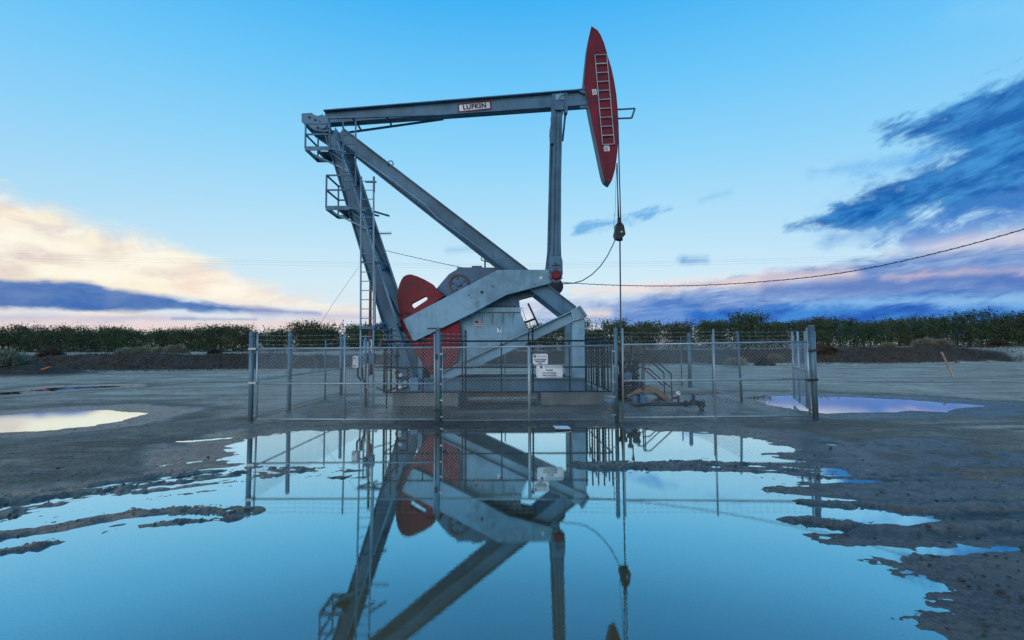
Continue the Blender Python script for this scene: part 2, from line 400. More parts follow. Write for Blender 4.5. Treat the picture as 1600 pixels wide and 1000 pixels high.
# ------------------------------------------------------------------ numpy noise and shapes for the terrain
def hash2(ix, iy, seed):
    h = (ix.astype(np.int64) * 374761393 + iy.astype(np.int64) * 668265263 + seed * 1442695041) & 0xFFFFFFFF
    h = ((h ^ (h >> 13)) * 1274126177) & 0xFFFFFFFF
    return ((h ^ (h >> 16)) & 0xFFFF) / 65535.0
def vnoise(x, y, seed=0):
    ix, iy = np.floor(x), np.floor(y); fx, fy = x - ix, y - iy
    fx = fx * fx * (3 - 2 * fx); fy = fy * fy * (3 - 2 * fy)
    a, b_ = hash2(ix, iy, seed), hash2(ix + 1, iy, seed); c, d = hash2(ix, iy + 1, seed), hash2(ix + 1, iy + 1, seed)
    return (a + (b_ - a) * fx) * (1 - fy) + (c + (d - c) * fx) * fy - 0.5
def fbm(x, y, scale, octv=4, seed=0, gain=0.5):
    t = 0; a = 1.0; f = 1.0 / scale
    for i in range(octv):
        ca, sa = math.cos(0.6 * i), math.sin(0.6 * i)
        t = t + a * vnoise((x * ca - y * sa) * f, (x * sa + y * ca) * f, seed + i * 17); a *= gain; f *= 2.03
    return t
def sstep(x, a, b):
    t = np.clip((x - a) / (b - a), 0, 1); return t * t * (3 - 2 * t)
def seg_dist(x, y, pts, closed):
    d2 = np.full(x.shape, 1e9); n = len(pts)
    for i in range(n if closed else n - 1):
        ax, ay = pts[i]; bx, by = pts[(i + 1) % n]; ex, ey = bx - ax, by - ay
        t = np.clip(((x - ax) * ex + (y - ay) * ey) / (ex * ex + ey * ey + 1e-12), 0, 1)
        d2 = np.minimum(d2, (x - ax - t * ex) ** 2 + (y - ay - t * ey) ** 2)
    return np.sqrt(d2)
def poly_sd(x, y, pts):
    d = seg_dist(x, y, pts, True); ins = np.zeros(x.shape, bool); n = len(pts)
    for i in range(n):
        ax, ay = pts[i]; bx, by = pts[(i + 1) % n]
        if ay == by: continue
        c = ((ay > y) != (by > y)) & (x < (bx - ax) * (y - ay) / (by - ay) + ax); ins ^= c
    return np.where(ins, -d, d)
def gpts(px): return [tuple(G(*p)[:2]) for p in px]

POOLS = [
    [(355, 703), (372, 692), (400, 683), (470, 675), (560, 672), (700, 670), (880, 668), (1000, 670), (1050, 674), (1120, 678), (1180, 686), (1245, 704),
     (1190, 716), (1120, 717), (1050, 716), (960, 721), (905, 727), (950, 735), (1060, 741), (1180, 745), (1260, 749), (1235, 760), (1190, 766), (1250, 778),
     (1330, 793), (1400, 803), (1385, 810), (1300, 813), (1238, 817), (1272, 838), (1330, 860), (1390, 880), (1440, 908), (1478, 945), (1440, 962), (1395, 975), (1470, 1010), (1500, 1120),
     (1420, 1300), (-300, 1300), (-700, 920), (-200, 872), (0, 857), (100, 842), (230, 822), (300, 812), (390, 802), (385, 796), (300, 793), (205, 792), (100, 808), (0, 828),
     (-300, 862), (-300, 846), (0, 817), (100, 801), (200, 784), (300, 768), (385, 755), (400, 746), (480, 742), (560, 739), (480, 733), (400, 730), (372, 722), (360, 712)],
    [(-120, 652), (0, 649), (90, 643), (160, 641), (233, 645), (185, 659), (80, 672), (0, 676), (-140, 682)],
    [(1172, 622), (1200, 619), (1270, 619), (1350, 622), (1420, 625), (1480, 630), (1542, 634), (1490, 638), (1478, 644), (1420, 641), (1400, 644), (1340, 645), (1290, 646), (1250, 641), (1205, 633)],
    [(50, 611), (80, 606), (175, 603), (180, 605), (120, 608), (85, 611)],
    [(-40, 615), (30, 612), (20, 616), (-40, 619)],
]
POOLS = [gpts(p) for p in POOLS]
RIDGES = [   # (pixel polyline, height, half width)
    ([(395, 731), (470, 733), (560, 735), (640, 734), (740, 736), (900, 733)], 0.034, 0.10),
    ([(520, 745), (575, 747), (545, 752), (525, 754)], 0.050, 0.07),
    ([(910, 727), (1000, 729), (1080, 727), (1160, 729), (1250, 734)], 0.07, 0.22),
    ([(-100, 822), (0, 805), (120, 781), (240, 763), (330, 751), (420, 741)], 0.055, 0.16),
    ([(-100, 795), (60, 780), (170, 765), (290, 748), (400, 737), (500, 733)], 0.06, 0.14),
    ([(0, 838), (110, 820), (210, 800), (390, 798)], 0.05, 0.12),
    ([(230, 822), (300, 815), (368, 808)], 0.055, 0.07),
    ([(0, 862), (50, 855), (80, 852)], 0.045, 0.06),
    ([(1240, 815), (1330, 823), (1440, 828), (1600, 822)], 0.06, 0.10),
    ([(1255, 784), (1340, 790), (1420, 797), (1520, 794), (1640, 797)], 0.07, 0.09),
    ([(1150, 733), (1260, 741), (1330, 744), (1420, 742)], 0.06, 0.14),
    ([(1380, 735), (1500, 738), (1640, 742)], 0.03, 0.12),
    ([(1010, 786), (1030, 786)], 0.05, 0.07), ([(1045, 786), (1075, 786)], 0.045, 0.05),
    ([(650, 783), (700, 786)], 0.043, 0.05), ([(810, 783), (900, 781)], 0.043, 0.04), ([(440, 787), (530, 785)], 0.043, 0.05),
]
RIDGES = [(gpts(p), h, w) for p, h, w in RIDGES]
TROUGHS = [([(-40, 812), (60, 797), (150, 783), (240, 770)], 0.035, 0.05), ([(130, 768), (230, 754), (330, 742), (395, 735)], 0.030, 0.05), ([(60, 782), (170, 765), (300, 745)], 0.030, 0.035),
    ([(240, 762), (330, 752), (400, 741)], 0.030, 0.04), ([(300, 722), (360, 716)], 0.022, 0.10), ([(190, 812), (290, 803), (380, 800)], 0.02, 0.03), ([(0, 846), (120, 830), (200, 822)], 0.018, 0.03),
    ([(1290, 694), (1380, 700), (1470, 712), (1560, 716)], 0.030, 0.14), ([(1180, 722), (1260, 720), (1340, 728)], 0.028, 0.07), ([(1260, 760), (1340, 764), (1420, 776)], 0.012, 0.08),
    ([(1010, 752), (1100, 755), (1240, 757)], 0.02, 0.04)]
TROUGHS = [(gpts(p), h, w) for p, h, w in TROUGHS]
GLINTS = [(gpts(p), w) for p, w in (([(1330, 776), (1440, 783), (1590, 776)], 0.12), ([(1440, 862), (1520, 882), (1600, 892)], 0.10), ([(1390, 892), (1460, 930), (1560, 962)], 0.10), ([(1270, 690), (1380, 700), (1500, 714)], 0.35), ([(1250, 750), (1340, 762), (1430, 776)], 0.20), ([(150, 752), (270, 738), (390, 726)], 0.16), ([(20, 792), (140, 776), (240, 764)], 0.12), ([(300, 712), (380, 716)], 0.25))]
MORE_RIDGES = [([(-60, 806), (70, 788), (160, 775), (260, 761)], 0.045, 0.05), ([(100, 780), (220, 763), (330, 748), (440, 738)], 0.04, 0.05), ([(150, 757), (260, 743), (350, 736)], 0.04, 0.08),
    ([(1060, 722), (1180, 731), (1300, 737)], 0.05, 0.06), ([(1280, 745), (1400, 750), (1560, 752)], 0.045, 0.07)]
RIDGES += [(gpts(p), h, w) for p, h, w in MORE_RIDGES]
RUTS = [   # darker wet wheel tracks, pixel polylines
    ([(1360, 581), (1470, 582), (1700, 578)], 0.22), ([(1330, 599), (1480, 599), (1700, 601)], 0.25), ([(1300, 672), (1420, 668), (1650, 662)], 0.22),
    ([(1320, 680), (1460, 676), (1650, 672)], 0.14), ([(-50, 616), (90, 608), (200, 603), (390, 598)], 0.22), ([(0, 625), (190, 612), (390, 607)], 0.16),
    ([(60, 665), (240, 666), (380, 668)], 0.16), ([(180, 690), (290, 690), (360, 684)], 0.16), ([(1220, 575), (1380, 573), (1560, 575)], 0.2), ([(400, 590), (520, 588), (600, 586)], 0.2),
    ([(0, 740), (110, 738), (230, 730), (300, 718)], 0.30), ([(1290, 860), (1380, 862), (1560, 850)], 0.14), ([(1400, 700), (1500, 704), (1640, 716)], 0.16),
]
RUTS = [(gpts(p), w) for p, w in RUTS]

def berm_line(x): return 42.5 + 0.12 * x + 1.2 * np.sin(x * 0.09) + 0.6 * np.sin(x * 0.31 + 1)
def terrain(x, y, detail=True):
    """height and wetness of the ground"""
    r = np.hypot(x, y)
    near = r < 60
    h = np.full(x.shape, 0.09); sd = np.full(x.shape, 50.0)
    xn, yn = x[near], y[near]
    s_ = np.full(xn.shape, 50.0)
    for p in POOLS: s_ = np.minimum(s_, poly_sd(xn, yn, p))
    sd[near] = s_
    # the pools' outlines are broken up by noise before the banks are raised
    calm = 1 - 0.55 * sstep(x, 1.6, 2.6) * sstep(-y, -7.5, -6.5)
    e = sd + calm * 0.13 * fbm(x, y * 0.7, 0.9, 4, 3) + 0.07 * fbm(x, y, 0.22, 3, 9) * sstep(r, 1, 4)
    h = np.where(e > 0, 0.021 * sstep(e, -0.10, 0.50) - 0.0022 + 0.05 * sstep(e, 0.2, 3.0), -0.055 * sstep(-e, -0.04, 0.8))
    shore = np.exp(-(e / 0.28) ** 2) * (r < 13)
    h = h + shore * (0.010 * fbm(x, y * 1.4, 0.10, 4, 11) + 0.012 * fbm(x * 0.45, y * 1.6, 0.22, 3, 12))
    rid = np.zeros(x.shape); rn = np.zeros(xn.shape)
    brk = 0.10 + 1.7 * np.clip(1.5 * fbm(xn, yn, 0.45, 3, 21) + 0.5, 0, 1) * np.clip(0.8 + 2.0 * fbm(xn, yn, 0.12, 3, 5), 0, 2)
    for p, hh, w in RIDGES:
        d = seg_dist(xn + 0.05 * fbm(xn, yn, 0.3, 2, 31), yn + 0.10 * fbm(xn, yn, 0.4, 2, 33), p, False)
        rn = np.maximum(rn, 0.62 * hh * np.exp(-(d / w) ** 2) * brk)
        h[near] -= 0.018 * np.exp(-((d - 2.0 * w) / w) ** 2) * (h[near] > 0.0)
    rid[near] = rn
    for p, hh, w in TROUGHS:
        d = seg_dist(xn + 0.04 * fbm(xn, yn, 0.3, 2, 35), yn + 0.10 * fbm(xn, yn, 0.35, 3, 37), p, False)
        h[near] -= hh * np.exp(-(d / w) ** 2) * np.clip(0.75 + 1.6 * fbm(xn, yn, 0.3, 3, 39), 0, 1.4)
    rid = 0.034 * np.tanh(rid / 0.034)
    h = h + rid * (1 + 0.55 * fbm(x, y, 0.06, 3, 23) + 0.5 * fbm(x, y * 1.5, 0.25, 3, 25))
    land = sstep(h, -0.012, 0.03)
    wet = 1.0 - sstep(h + 0.012 * fbm(x, y, 0.6, 3, 41), 0.015, 0.075)
    wet = np.maximum(wet, 0.85 * sstep(rid, 0.006, 0.018))
    wet = np.maximum(wet, np.clip((1 - sstep(sd + 1.2 * fbm(x, y, 2.0, 3, 43), 1.2, 7.5)) * (0.62 + 0.45 * fbm(x, y, 0.7, 4, 45)), 0, 0.62) * (r < 14))
    tracks = np.zeros(xn.shape)
    for p, w in RUTS:
        d = seg_dist(xn, yn + 0.25 * fbm(xn, yn, 2.5, 3, 51), p, False)
        tracks = np.maximum(tracks, np.exp(-(d / w) ** 2) * (0.5 + 0.9 * np.clip(fbm(xn, yn, 1.6, 3, 53) + 0.5, 0, 1)))
    h[near] -= 0.03 * tracks * land[near]
    wet[near] = np.maximum(wet[near], 0.75 * np.clip(tracks, 0, 1))
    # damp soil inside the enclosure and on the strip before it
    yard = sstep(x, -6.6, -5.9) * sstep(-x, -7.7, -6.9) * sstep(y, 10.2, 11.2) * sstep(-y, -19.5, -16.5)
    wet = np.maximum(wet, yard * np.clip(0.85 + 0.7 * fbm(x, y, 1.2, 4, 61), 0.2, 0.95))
    contact_shade = np.exp(-((x + .9) / 3.4) ** 4 - ((y - 16.0) / 1.9) ** 4) + np.exp(-((x - 4.0) / 1.3) ** 2 - ((y - 15.6) / 1.5) ** 2)  # contact shade below the pumpjack and wellhead, painted in as darker wet soil
    wet = np.maximum(wet, np.clip(contact_shade * (1.0 + 0.5 * fbm(x, y, .8, 3, 63)), 0, 1))
    # the churned bank to the right of the pool
    bank = sstep(x, 1.8, 3.0) * sstep(-y, -9.8, -7.5) * sstep(y, 1.0, 2.5)
    h = h + bank * land * (0.013 * fbm(x, y, 0.5, 4, 71) + 0.008 * fbm(x, y, 0.16, 3, 73))
    wet = np.maximum(wet, bank * np.clip(0.50 + 1.1 * fbm(x, y * 1.6, 0.9, 4, 75), 0.15, 1))
    # wet sheen east of the fence-front pool
    sheen = sstep(x, 3.0, 4.2) * sstep(-x, -9.5, -7.5) * sstep(y, 6.9, 7.6) * sstep(-y, -9.9, -9.0)
    wet = np.maximum(wet, sheen * np.clip(0.85 + 0.9 * fbm(x, y, 0.6, 4, 81), 0.4, 1.0))
    gl = np.zeros(xn.shape)
    for p, w in GLINTS: gl = np.maximum(gl, np.exp(-(seg_dist(xn, yn + 0.12 * fbm(xn, yn, 0.5, 3, 87), p, False) / w) ** 2) * np.clip(0.75 + 1.5 * fbm(xn, yn, 0.35, 3, 89), 0, 1))
    wet[near] = np.maximum(wet[near], gl)
    left = sstep(-x, 2.6, 3.6) * sstep(y, 5.0, 6.0) * sstep(-y, -9.6, -8.0)
    wet = np.maximum(wet, left * np.clip(0.05 + 0.9 * fbm(x, y, 1.1, 4, 83), 0, 0.7))
    # soil texture that exists as relief
    fade = np.clip(1.5 - r / 40, 0.25, 1)
    h = h + land * fade * (0.016 * fbm(x, y, 0.9, 4, 91) + 0.010 * fbm(x, y, 0.13, 4, 95))
    h = h + land * sstep(-r, -11, -8) * (0.3 + wet) * (0.0075 * fbm(x, y, 0.055, 3, 98) + 0.006 * np.abs(fbm(x, y, 0.10, 3, 99)))
    h = h + land * sstep(r, 14, 24) * 0.045 * fbm(x, y, 3.0, 4, 97)
    h = np.where((r > 12) & (e > 0.25), np.maximum(h, 0.010), h)
    # behind the photographer the bank rises out of the pool
    h = np.where(y < 0.6, np.maximum(h, -0.05 + 0.12 * sstep(-y, -0.6, 1.5)), h)
    # berm, the orchard floor behind it, the soil heap on the left
    b0 = berm_line(x); top = 1.12 + 0.30 * sstep(x, -10, 45) + 0.26 * fbm(x, y, 4.0, 4, 101)
    face = sstep(y, b0 - 3.2, b0 + 0.8)
    back = sstep(y, b0 + 2.0, b0 + 7)
    hb = face * (top + 0.30 * face * (1 - face) * 4 * fbm(x, y, 1.2, 4, 103)) - back * 0.18
    h = h + np.where(y > 20, hb, 0)
    heap = np.exp(-(((x + 31.5) / 4.6) ** 2 + ((y - 29.8) / 2.2) ** 2)) * 1.0
    h = h + heap * (1 + 0.4 * fbm(x, y, 1.0, 4, 105))
    slope = np.where(y > 20, np.clip(4 * face * (1 - face) + face * (1 - sstep(y, b0 + 0.6, b0 + 1.6)) * 0.8, 0, 1), 0)
    slope = np.maximum(slope, np.clip(heap * 2.2, 0, 1))
    return h, np.clip(wet, 0, 1), np.clip(slope, 0, 1)

def build_terrain():
    a_front = np.radians(np.linspace(-58, 58, 1180)); a_rest = np.radians(np.linspace(58, 302, 64))[1:-1]
    ang = np.concatenate([a_front, a_rest])                     # clockwise from +Y
    inv = 1 / np.linspace(1 / 2.6, 1 / 62, 430)
    rad = np.concatenate([[0.35, 1.0, 1.7, 2.2], inv, np.geomspace(8, 60, 150), np.geomspace(64, 2600, 40)])
    rad = np.unique(np.round(np.sort(rad), 4))
    A, Rr = np.meshgrid(ang, rad); x = (Rr * np.sin(A)).ravel(); y = (Rr * np.cos(A)).ravel()
    h, wet, slope = terrain(x, y)
    nr, na = len(rad), len(ang)
    co = np.empty((nr * na + 1, 3), np.float32); co[:-1, 0] = x; co[:-1, 1] = y; co[:-1, 2] = h; co[-1] = (0, 0, -0.05)
    i = np.arange(nr - 1)[:, None] * na; j = np.arange(na)[None, :]; j2 = (j + 1) % na
    q = np.stack([i + j, i + na + j, i + na + j2, i + j2], -1).reshape(-1, 4)
    tri = np.stack([np.full(na, nr * na), np.arange(na), (np.arange(na) + 1) % na], -1)
    me = bpy.data.meshes.new('ground')
    me.vertices.add(len(co)); me.vertices.foreach_set('co', co.ravel())
    nl = q.size + tri.size; me.loops.add(nl); me.loops.foreach_set('vertex_index', np.concatenate([q.ravel(), tri.ravel()]).astype(np.int32))
    npoly = len(q) + len(tri); me.polygons.add(npoly)
    st = np.concatenate([np.arange(len(q)) * 4, len(q) * 4 + np.arange(len(tri)) * 3]).astype(np.int32)
    me.polygons.foreach_set('loop_start', st); me.polygons.foreach_set('use_smooth', np.ones(npoly, bool))
    me.update(calc_edges=True)
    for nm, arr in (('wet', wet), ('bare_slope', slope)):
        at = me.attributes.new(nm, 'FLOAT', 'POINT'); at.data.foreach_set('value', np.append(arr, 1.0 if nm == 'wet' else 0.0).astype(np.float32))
    return me

mg, T, b = new_mat('soil'); pos = pos_of(T)
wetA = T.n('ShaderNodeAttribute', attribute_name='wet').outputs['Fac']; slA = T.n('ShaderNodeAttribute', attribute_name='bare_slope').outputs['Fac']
g1 = T.noise(pos, 0.35, 6, 0.6); g2 = T.noise(pos, 5.0, 6, 0.7); g3 = T.noise(pos, 55.0, 4, 0.75)
mp = T.n('ShaderNodeMapping'); T.put(mp.inputs[0], pos); mp.inputs['Scale'].default_value = (0.10, 0.75, 1.0)
g4 = T.noise(mp.outputs[0], 1.0, 6, 0.65, 0.3)
dry = T.mix(T.ss(g1, 0.35, 0.66), (0.62, 0.425, 0.300, 1), (0.84, 0.610, 0.445, 1))
dry = T.mix(T.ss(g4, 0.45, 0.66, 0, 0.7), dry, (0.33, 0.215, 0.145, 1))
dry = T.mix(T.ss(g2, 0.5, 0.72, 0, 0.55), dry, (0.28, 0.18, 0.12, 1))
dry = T.mix(T.ss(g3, 0.54, 0.68, 0, 0.6), dry, (0.13, 0.098, 0.076, 1))
dry = T.mix(T.ss(g3, 0.42, 0.30, 0, 0.55), dry, (0.56, 0.48, 0.40, 1))
g5 = T.noise(pos, 1.3, 6, 0.7)
dry = T.mix(T.ss(g5, 0.50, 0.68, 0, 0.5), dry, (0.24, 0.152, 0.10, 1))
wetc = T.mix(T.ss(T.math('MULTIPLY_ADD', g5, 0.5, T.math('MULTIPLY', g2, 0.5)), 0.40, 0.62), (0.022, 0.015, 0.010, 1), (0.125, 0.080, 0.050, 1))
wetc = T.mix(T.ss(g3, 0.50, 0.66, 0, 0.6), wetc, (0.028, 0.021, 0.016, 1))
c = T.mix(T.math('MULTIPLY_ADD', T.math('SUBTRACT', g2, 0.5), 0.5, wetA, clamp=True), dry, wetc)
bare = T.mix(T.ss(g2, 0.40, 0.62), (0.040, 0.026, 0.018, 1), (0.125, 0.084, 0.056, 1))
c = T.mix(T.ss(slA, 0.15, 0.6), c, bare)
g6 = T.noise(pos, 26.0, 5, 0.8)
c = T.mix(1.0, c, T.ramp(g6, [(0.30, (0.34, 0.34, 0.34, 1)), (0.5, (0.92, 0.92, 0.92, 1)), (0.72, (1.45, 1.42, 1.38, 1))]), 'MULTIPLY')
T.put(b.inputs['Base Color'], c)
rg = T.math('MULTIPLY_ADD', T.ss(wetA, 0.45, 0.98), -0.74, 0.92)
T.put(b.inputs['Specular IOR Level'], T.math('MULTIPLY_ADD', T.ss(wetA, 0.55, 1.0), 0.6, 0.3))
T.put(b.inputs['Roughness'], T.math('MULTIPLY_ADD', T.math('SUBTRACT', g2, 0.45), 0.9, rg, clamp=True))
bp = T.n('ShaderNodeBump'); bp.inputs['Strength'].default_value = 1.0; bp.inputs['Distance'].default_value = 0.03
T.put(bp.inputs['Height'], T.math('MULTIPLY_ADD', g6, 0.8, T.math('MULTIPLY_ADD', g3, 0.4, g2))); T.put(b.inputs['Normal'], bp.outputs[0])

ground_me = build_terrain(); ground_me.materials.append(mg)
ground = bpy.data.objects.new('ground', ground_me); C.objects.link(ground)
tag(ground, 'damp brown dirt lot with tyre ruts, mud banks and a low berm', kind='structure')
def gz(x, y):
    return float(terrain(np.array([float(x)]), np.array([float(y)]))[0][0])

mw = bpy.data.materials.new('puddle_water'); mw.use_nodes = True; mw.node_tree.nodes.clear(); T = NT(mw.node_tree)
pos = pos_of(T); wn = T.noise(pos, 0.8, 5, 0.6); wn2 = T.noise(pos, 26.0, 3, 0.7); wn3 = T.noise(pos, 60.0, 2, 0.6)
bp = T.n('ShaderNodeBump'); bp.inputs['Strength'].default_value = 0.010; bp.inputs['Distance'].default_value = 0.01
T.put(bp.inputs['Height'], wn2)
geo = T.n('ShaderNodeNewGeometry')
cosi = T.vmath('DOT_PRODUCT', geo.outputs['Incoming'], geo.outputs['Normal'], out=1)
g_ = lambda v: (v, v, v, 1)
fr = T.ramp(cosi, [(0.0, g_(.97)), (0.15, g_(.90)), (0.25, g_(.80)), (0.36, g_(.60)), (0.44, g_(.38)), (0.55, g_(.22)), (1.0, g_(.08))])
fr = T.math('MULTIPLY', fr, T.ss(wn3, 0.25, 0.75, 0.93, 1.05))
dif = T.n('ShaderNodeBsdfDiffuse'); T.put(dif.inputs[0], T.mix(T.ss(wn, 0.3, 0.7), (0.135, 0.078, 0.024, 1), (0.185, 0.108, 0.036, 1)))
glo = T.n('ShaderNodeBsdfGlossy'); T.put(glo.inputs[0], T.ramp(cosi, [(0.05, (0.86, 0.96, 1, 1)), (0.16, (0.88, 0.98, 1, 1)), (0.34, (0.44, 0.85, 1, 1)), (0.50, (0.26, 0.74, 1, 1))])); glo.inputs['Roughness'].default_value = 0.012
T.put(glo.inputs['Normal'], bp.outputs[0])
mx = T.n('ShaderNodeMixShader'); T.put(mx.inputs[0], fr); mw.node_tree.links.new(dif.outputs[0], mx.inputs[1]); mw.node_tree.links.new(glo.outputs[0], mx.inputs[2])
mo_ = T.n('ShaderNodeOutputMaterial'); mw.node_tree.links.new(mx.outputs[0], mo_.inputs[0])
wb = MB(); wb.add([(-45, -6, 0), (45, -6, 0), (45, 34, 0), (-45, 34, 0)], [(0, 1, 2, 3)])
tag(wb.build('water', mw, fix=False), 'still muddy rain water lying in broad puddles that mirror the sky', kind='structure')

# ------------------------------------------------------------------ ladders, platforms
def ladder(parent, name, bot, top, width, n, mat, r=0.022, xdir=(1, 0, 0), rung_r=0.013):
    bot, top, xd = Vector(bot), Vector(top), Vector(xdir).normalized()
    l = MB()
    for s_ in (-1, 1): l.bar(bot + xd * (s_ * width / 2), top + xd * (s_ * width / 2), r * 1.8, r * 1.8)
    lad = l.build(name, mat, parent)
    src = None
    for i in range(n):
        p = bot + (top - bot) * ((i + 0.5) / n)
        if src is None: src = MB().tube([p - xd * width / 2, p + xd * width / 2], rung_r, 6).build('rung', mat, lad)
        else: inst(src, 'rung', lad, p)
    return lad
def path(b, pts, r, n=6):
    for p, q in zip(pts[:-1], pts[1:]): b.tube([p, q], r, n)
    return b

# ------------------------------------------------------------------ the pumping unit
Y0 = 16.2
base = Vector((P(760, 600, Y0).x, Y0, 0.05))
pump = thing('pumpjack', 'tall grey oil pumpjack with red horse head and red counterweight behind the chain link fence', 'pumpjack', base)

# walking beam: I-section that deepens towards the head
zt0, zb0 = P(504, 171.0, 16.03).z, P(536, 198.5, 16.33).z
zt1, zb1 = P(918, 137, 16.03).z, P(919, 169.5, 16.33).z
xa, xb = P(504, 172, 15.95).x, P(925, 160, Y0).x
mbm = MB().ibeam((xa, Y0, (zt0 + zb0) / 2), (xb, Y0, (zt1 + zb1) / 2), zt0 - zb0, 0.34, zt1 - zb1, 0.035, 0.03)
for t in (0.88, 0.975):
    x = xa + (xb - xa) * t; zt = zt0 + (zt1 - zt0) * t - 0.05; zb = zb0 + (zb1 - zb0) * t + 0.05
    mbm.box((x, Y0 - 0.085, (zt + zb) / 2), (0.02, 0.13, zt - zb)); mbm.box((x, Y0 + 0.085, (zt + zb) / 2), (0.02, 0.13, zt - zb))
beam = mbm.build('walking_beam', 'steel', pump, bevel=0.006)
# name board on the web
web = Y0 - 0.017
bc = P(741.5, 166.8, web); bx = (P(767, 164, web) - P(716, 169.2, web)).normalized(); bz = Vector((-bx.z, 0, bx.x))
bl = (P(767, 164, web) - P(716, 169.2, web)).length; bh = 0.29
def quad(c, x, z, w, h, y): return [c + x * (i * w / 2) + z * (j * h / 2) + Vector((0, y, 0)) for i, j in ((-1, -1), (1, -1), (1, 1), (-1, 1))]
board = MB().prism(quad(bc, bx, bz, bl, bh, -0.012), 0.012).build('name_board', 'white', beam)
MB().ring(quad(bc, bx, bz, bl + 0.02, bh + 0.02, -0.018), quad(bc, bx, bz, bl - 0.07, bh - 0.075, -0.018), 0.005).build('sign_border', 'sign_red', beam)
text_mb('LUFKIN', 0.215, bc + Vector((0, -0.012, 0)), bx, bz, 0.006, 0.011, 1.12).build('sign_lettering', 'sign_ink', beam, fix=False)
# plan braces from the beam out to the wide tail bearing
br = MB()
bxe = P(692, 184, Y0).x; bze = zb0 + (zb1 - zb0) * (bxe - P(536, 198, 16.33).x) / (P(919, 169, 16.33).x - P(536, 198, 16.33).x) + .03
bst = P(514, 184.5, 15.62)
for sgn in (-1, 1): br.bar((bst.x, Y0 + sgn * .58, bst.z), (bxe, Y0 + sgn * .17, bze), 0.06, 0.06)
for t in (0.20, 0.50):
    for sgn in (-1, 1):
        p = Vector((bst.x, Y0 + sgn * .58, bst.z)).lerp(Vector((bxe, Y0 + sgn * .17, bze)), t); br.bar(p, (p.x + 0.02, Y0 + sgn * .02, p.z), 0.05, 0.05, (1, 0, 0))
build_each(br, 'beam_brace', 'steel', pump)
# tail bearing saddle on top of the posts
sad = MB()
sad.prism([P(471, 177, 15.55), P(487, 176, 15.55), P(491, 179.5, 15.55), P(497, 181, 15.55), P(503, 178.5, 15.55), P(512, 183, 15.55), P(517, 205, 15.55), P(505, 206, 15.55), P(490, 203, 15.55), P(476, 194, 15.55), P(471, 190, 15.55)], 0.16)
sad.prism([p + Vector((0, 1.14, 0)) for p in (P(471, 177, 15.55), P(487, 176, 15.55), P(497, 181, 15.55), P(512, 183, 15.55), P(517, 205, 15.55), P(490, 203, 15.55), P(476, 194, 15.55))], 0.16)
c0 = P(478, 186, 15.55); sad.box((c0.x + 0.03, Y0, c0.z - 0.03), (0.30, 0.98, 0.22))
c0 = P(505, 196, 15.55); sad.tube([(c0.x, 15.5, c0.z), (c0.x, 16.9, c0.z)], 0.13, 14)
sad.build('tail_bearing', 'steel', pump, bevel=0.008)
bo = MB()
for px, py in ((483, 183), (492, 187), (500, 190), (508, 193), (512, 200), (496, 199)):
    q = P(px, py, 15.53); bo.tube([q + Vector((0, -0.02, 0)), q + Vector((0, 0.02, 0))], 0.035, 6)
build_each(bo, 'bearing_bolt', 'dark_metal', pump)

# rear posts (steep), front braces (slanting), both in pairs
def leg(pa, pb, ya, yb, depth, wid, name, mat='steel'):
    a, b_ = P(*pa, ya), P(*pb, yb)
    return MB().ibeam(a, b_, depth, wid, None, 0.03, 0.022).build(name, mat, pump)
ra, rb = P(517, 205, 15.70), P(637, 594, 15.25)
MB().ibeam(ra, rb, 0.40, 0.26, 0.44, 0.03, 0.03).build('rear_post', 'steel', pump)
zt, zb = ra.z, rb.z
MB().ibeam((ra.x + 0.07, 16.72, zt - 0.05), (rb.x + 0.02, 17.15, zb), 0.40, 0.26, 0.44, 0.03, 0.03).build('rear_post', 'steel', pump)
fa, fb = P(531, 208, 15.70), P(893, 489, 15.62)
MB().ibeam(fa, fb, 0.39, 0.26, 0.49, 0.03, 0.03).build('front_brace', 'steel', pump)
MB().ibeam((fa.x, 16.70, fa.z), (fb.x, 16.78, fb.z), 0.39, 0.26, 0.49, 0.03, 0.03).build('front_brace', 'steel', pump)
# ties between the rear posts
tie = MB()
for t in (0.17, 0.36, 0.54, 0.80):
    x, z = ra.x + (rb.x - ra.x) * t, ra.z + (rb.z - ra.z) * t
    y1 = 15.70 + (15.25 - 15.70) * t; y2 = 16.72 + (17.15 - 16.72) * t
    tie.bar((x + 0.03, y1 + 0.1, z), (x + 0.06, y2 - 0.1, z), 0.09, 0.16, (1, 0, 0))
tie.bar((ra.x + (rb.x - ra.x) * .36 + .15, 15.62, ra.z + (rb.z - ra.z) * .36), (ra.x + (rb.x - ra.x) * .54 + .12, 16.9, ra.z + (rb.z - ra.z) * .54), 0.07, 0.07)
tie.bar((ra.x + (rb.x - ra.x) * .62 + .15, 15.5, ra.z + (rb.z - ra.z) * .62), (ra.x + (rb.x - ra.x) * .80 + .12, 16.95, ra.z + (rb.z - ra.z) * .80), 0.07, 0.07)
build_each(tie, 'cross_tie', 'steel', pump)
# added highlight: pale tube along the lit flange edge of the near rear post
cd = MB().tube([P(527, 222, 15.55), P(546, 272, 15.42), P(571, 350, 15.33), P(587, 404, 15.25), P(605, 458, 15.12), P(621, 505, 15.05)], 0.03, 6)
cd.build('conduit_or_lit_edge', 'steel_light', pump)
MB().tube([P(556, 241, 15.5), P(612, 281, 15.5), P(667, 322, 15.5), P(681, 339, 15.5), P(745, 384, 15.5), P(790, 419, 15.5)], 0.022, 6).build('conduit_or_lit_edge', 'steel_light', pump)  # added pale tube, drawn for the light lower flange edge of the near brace
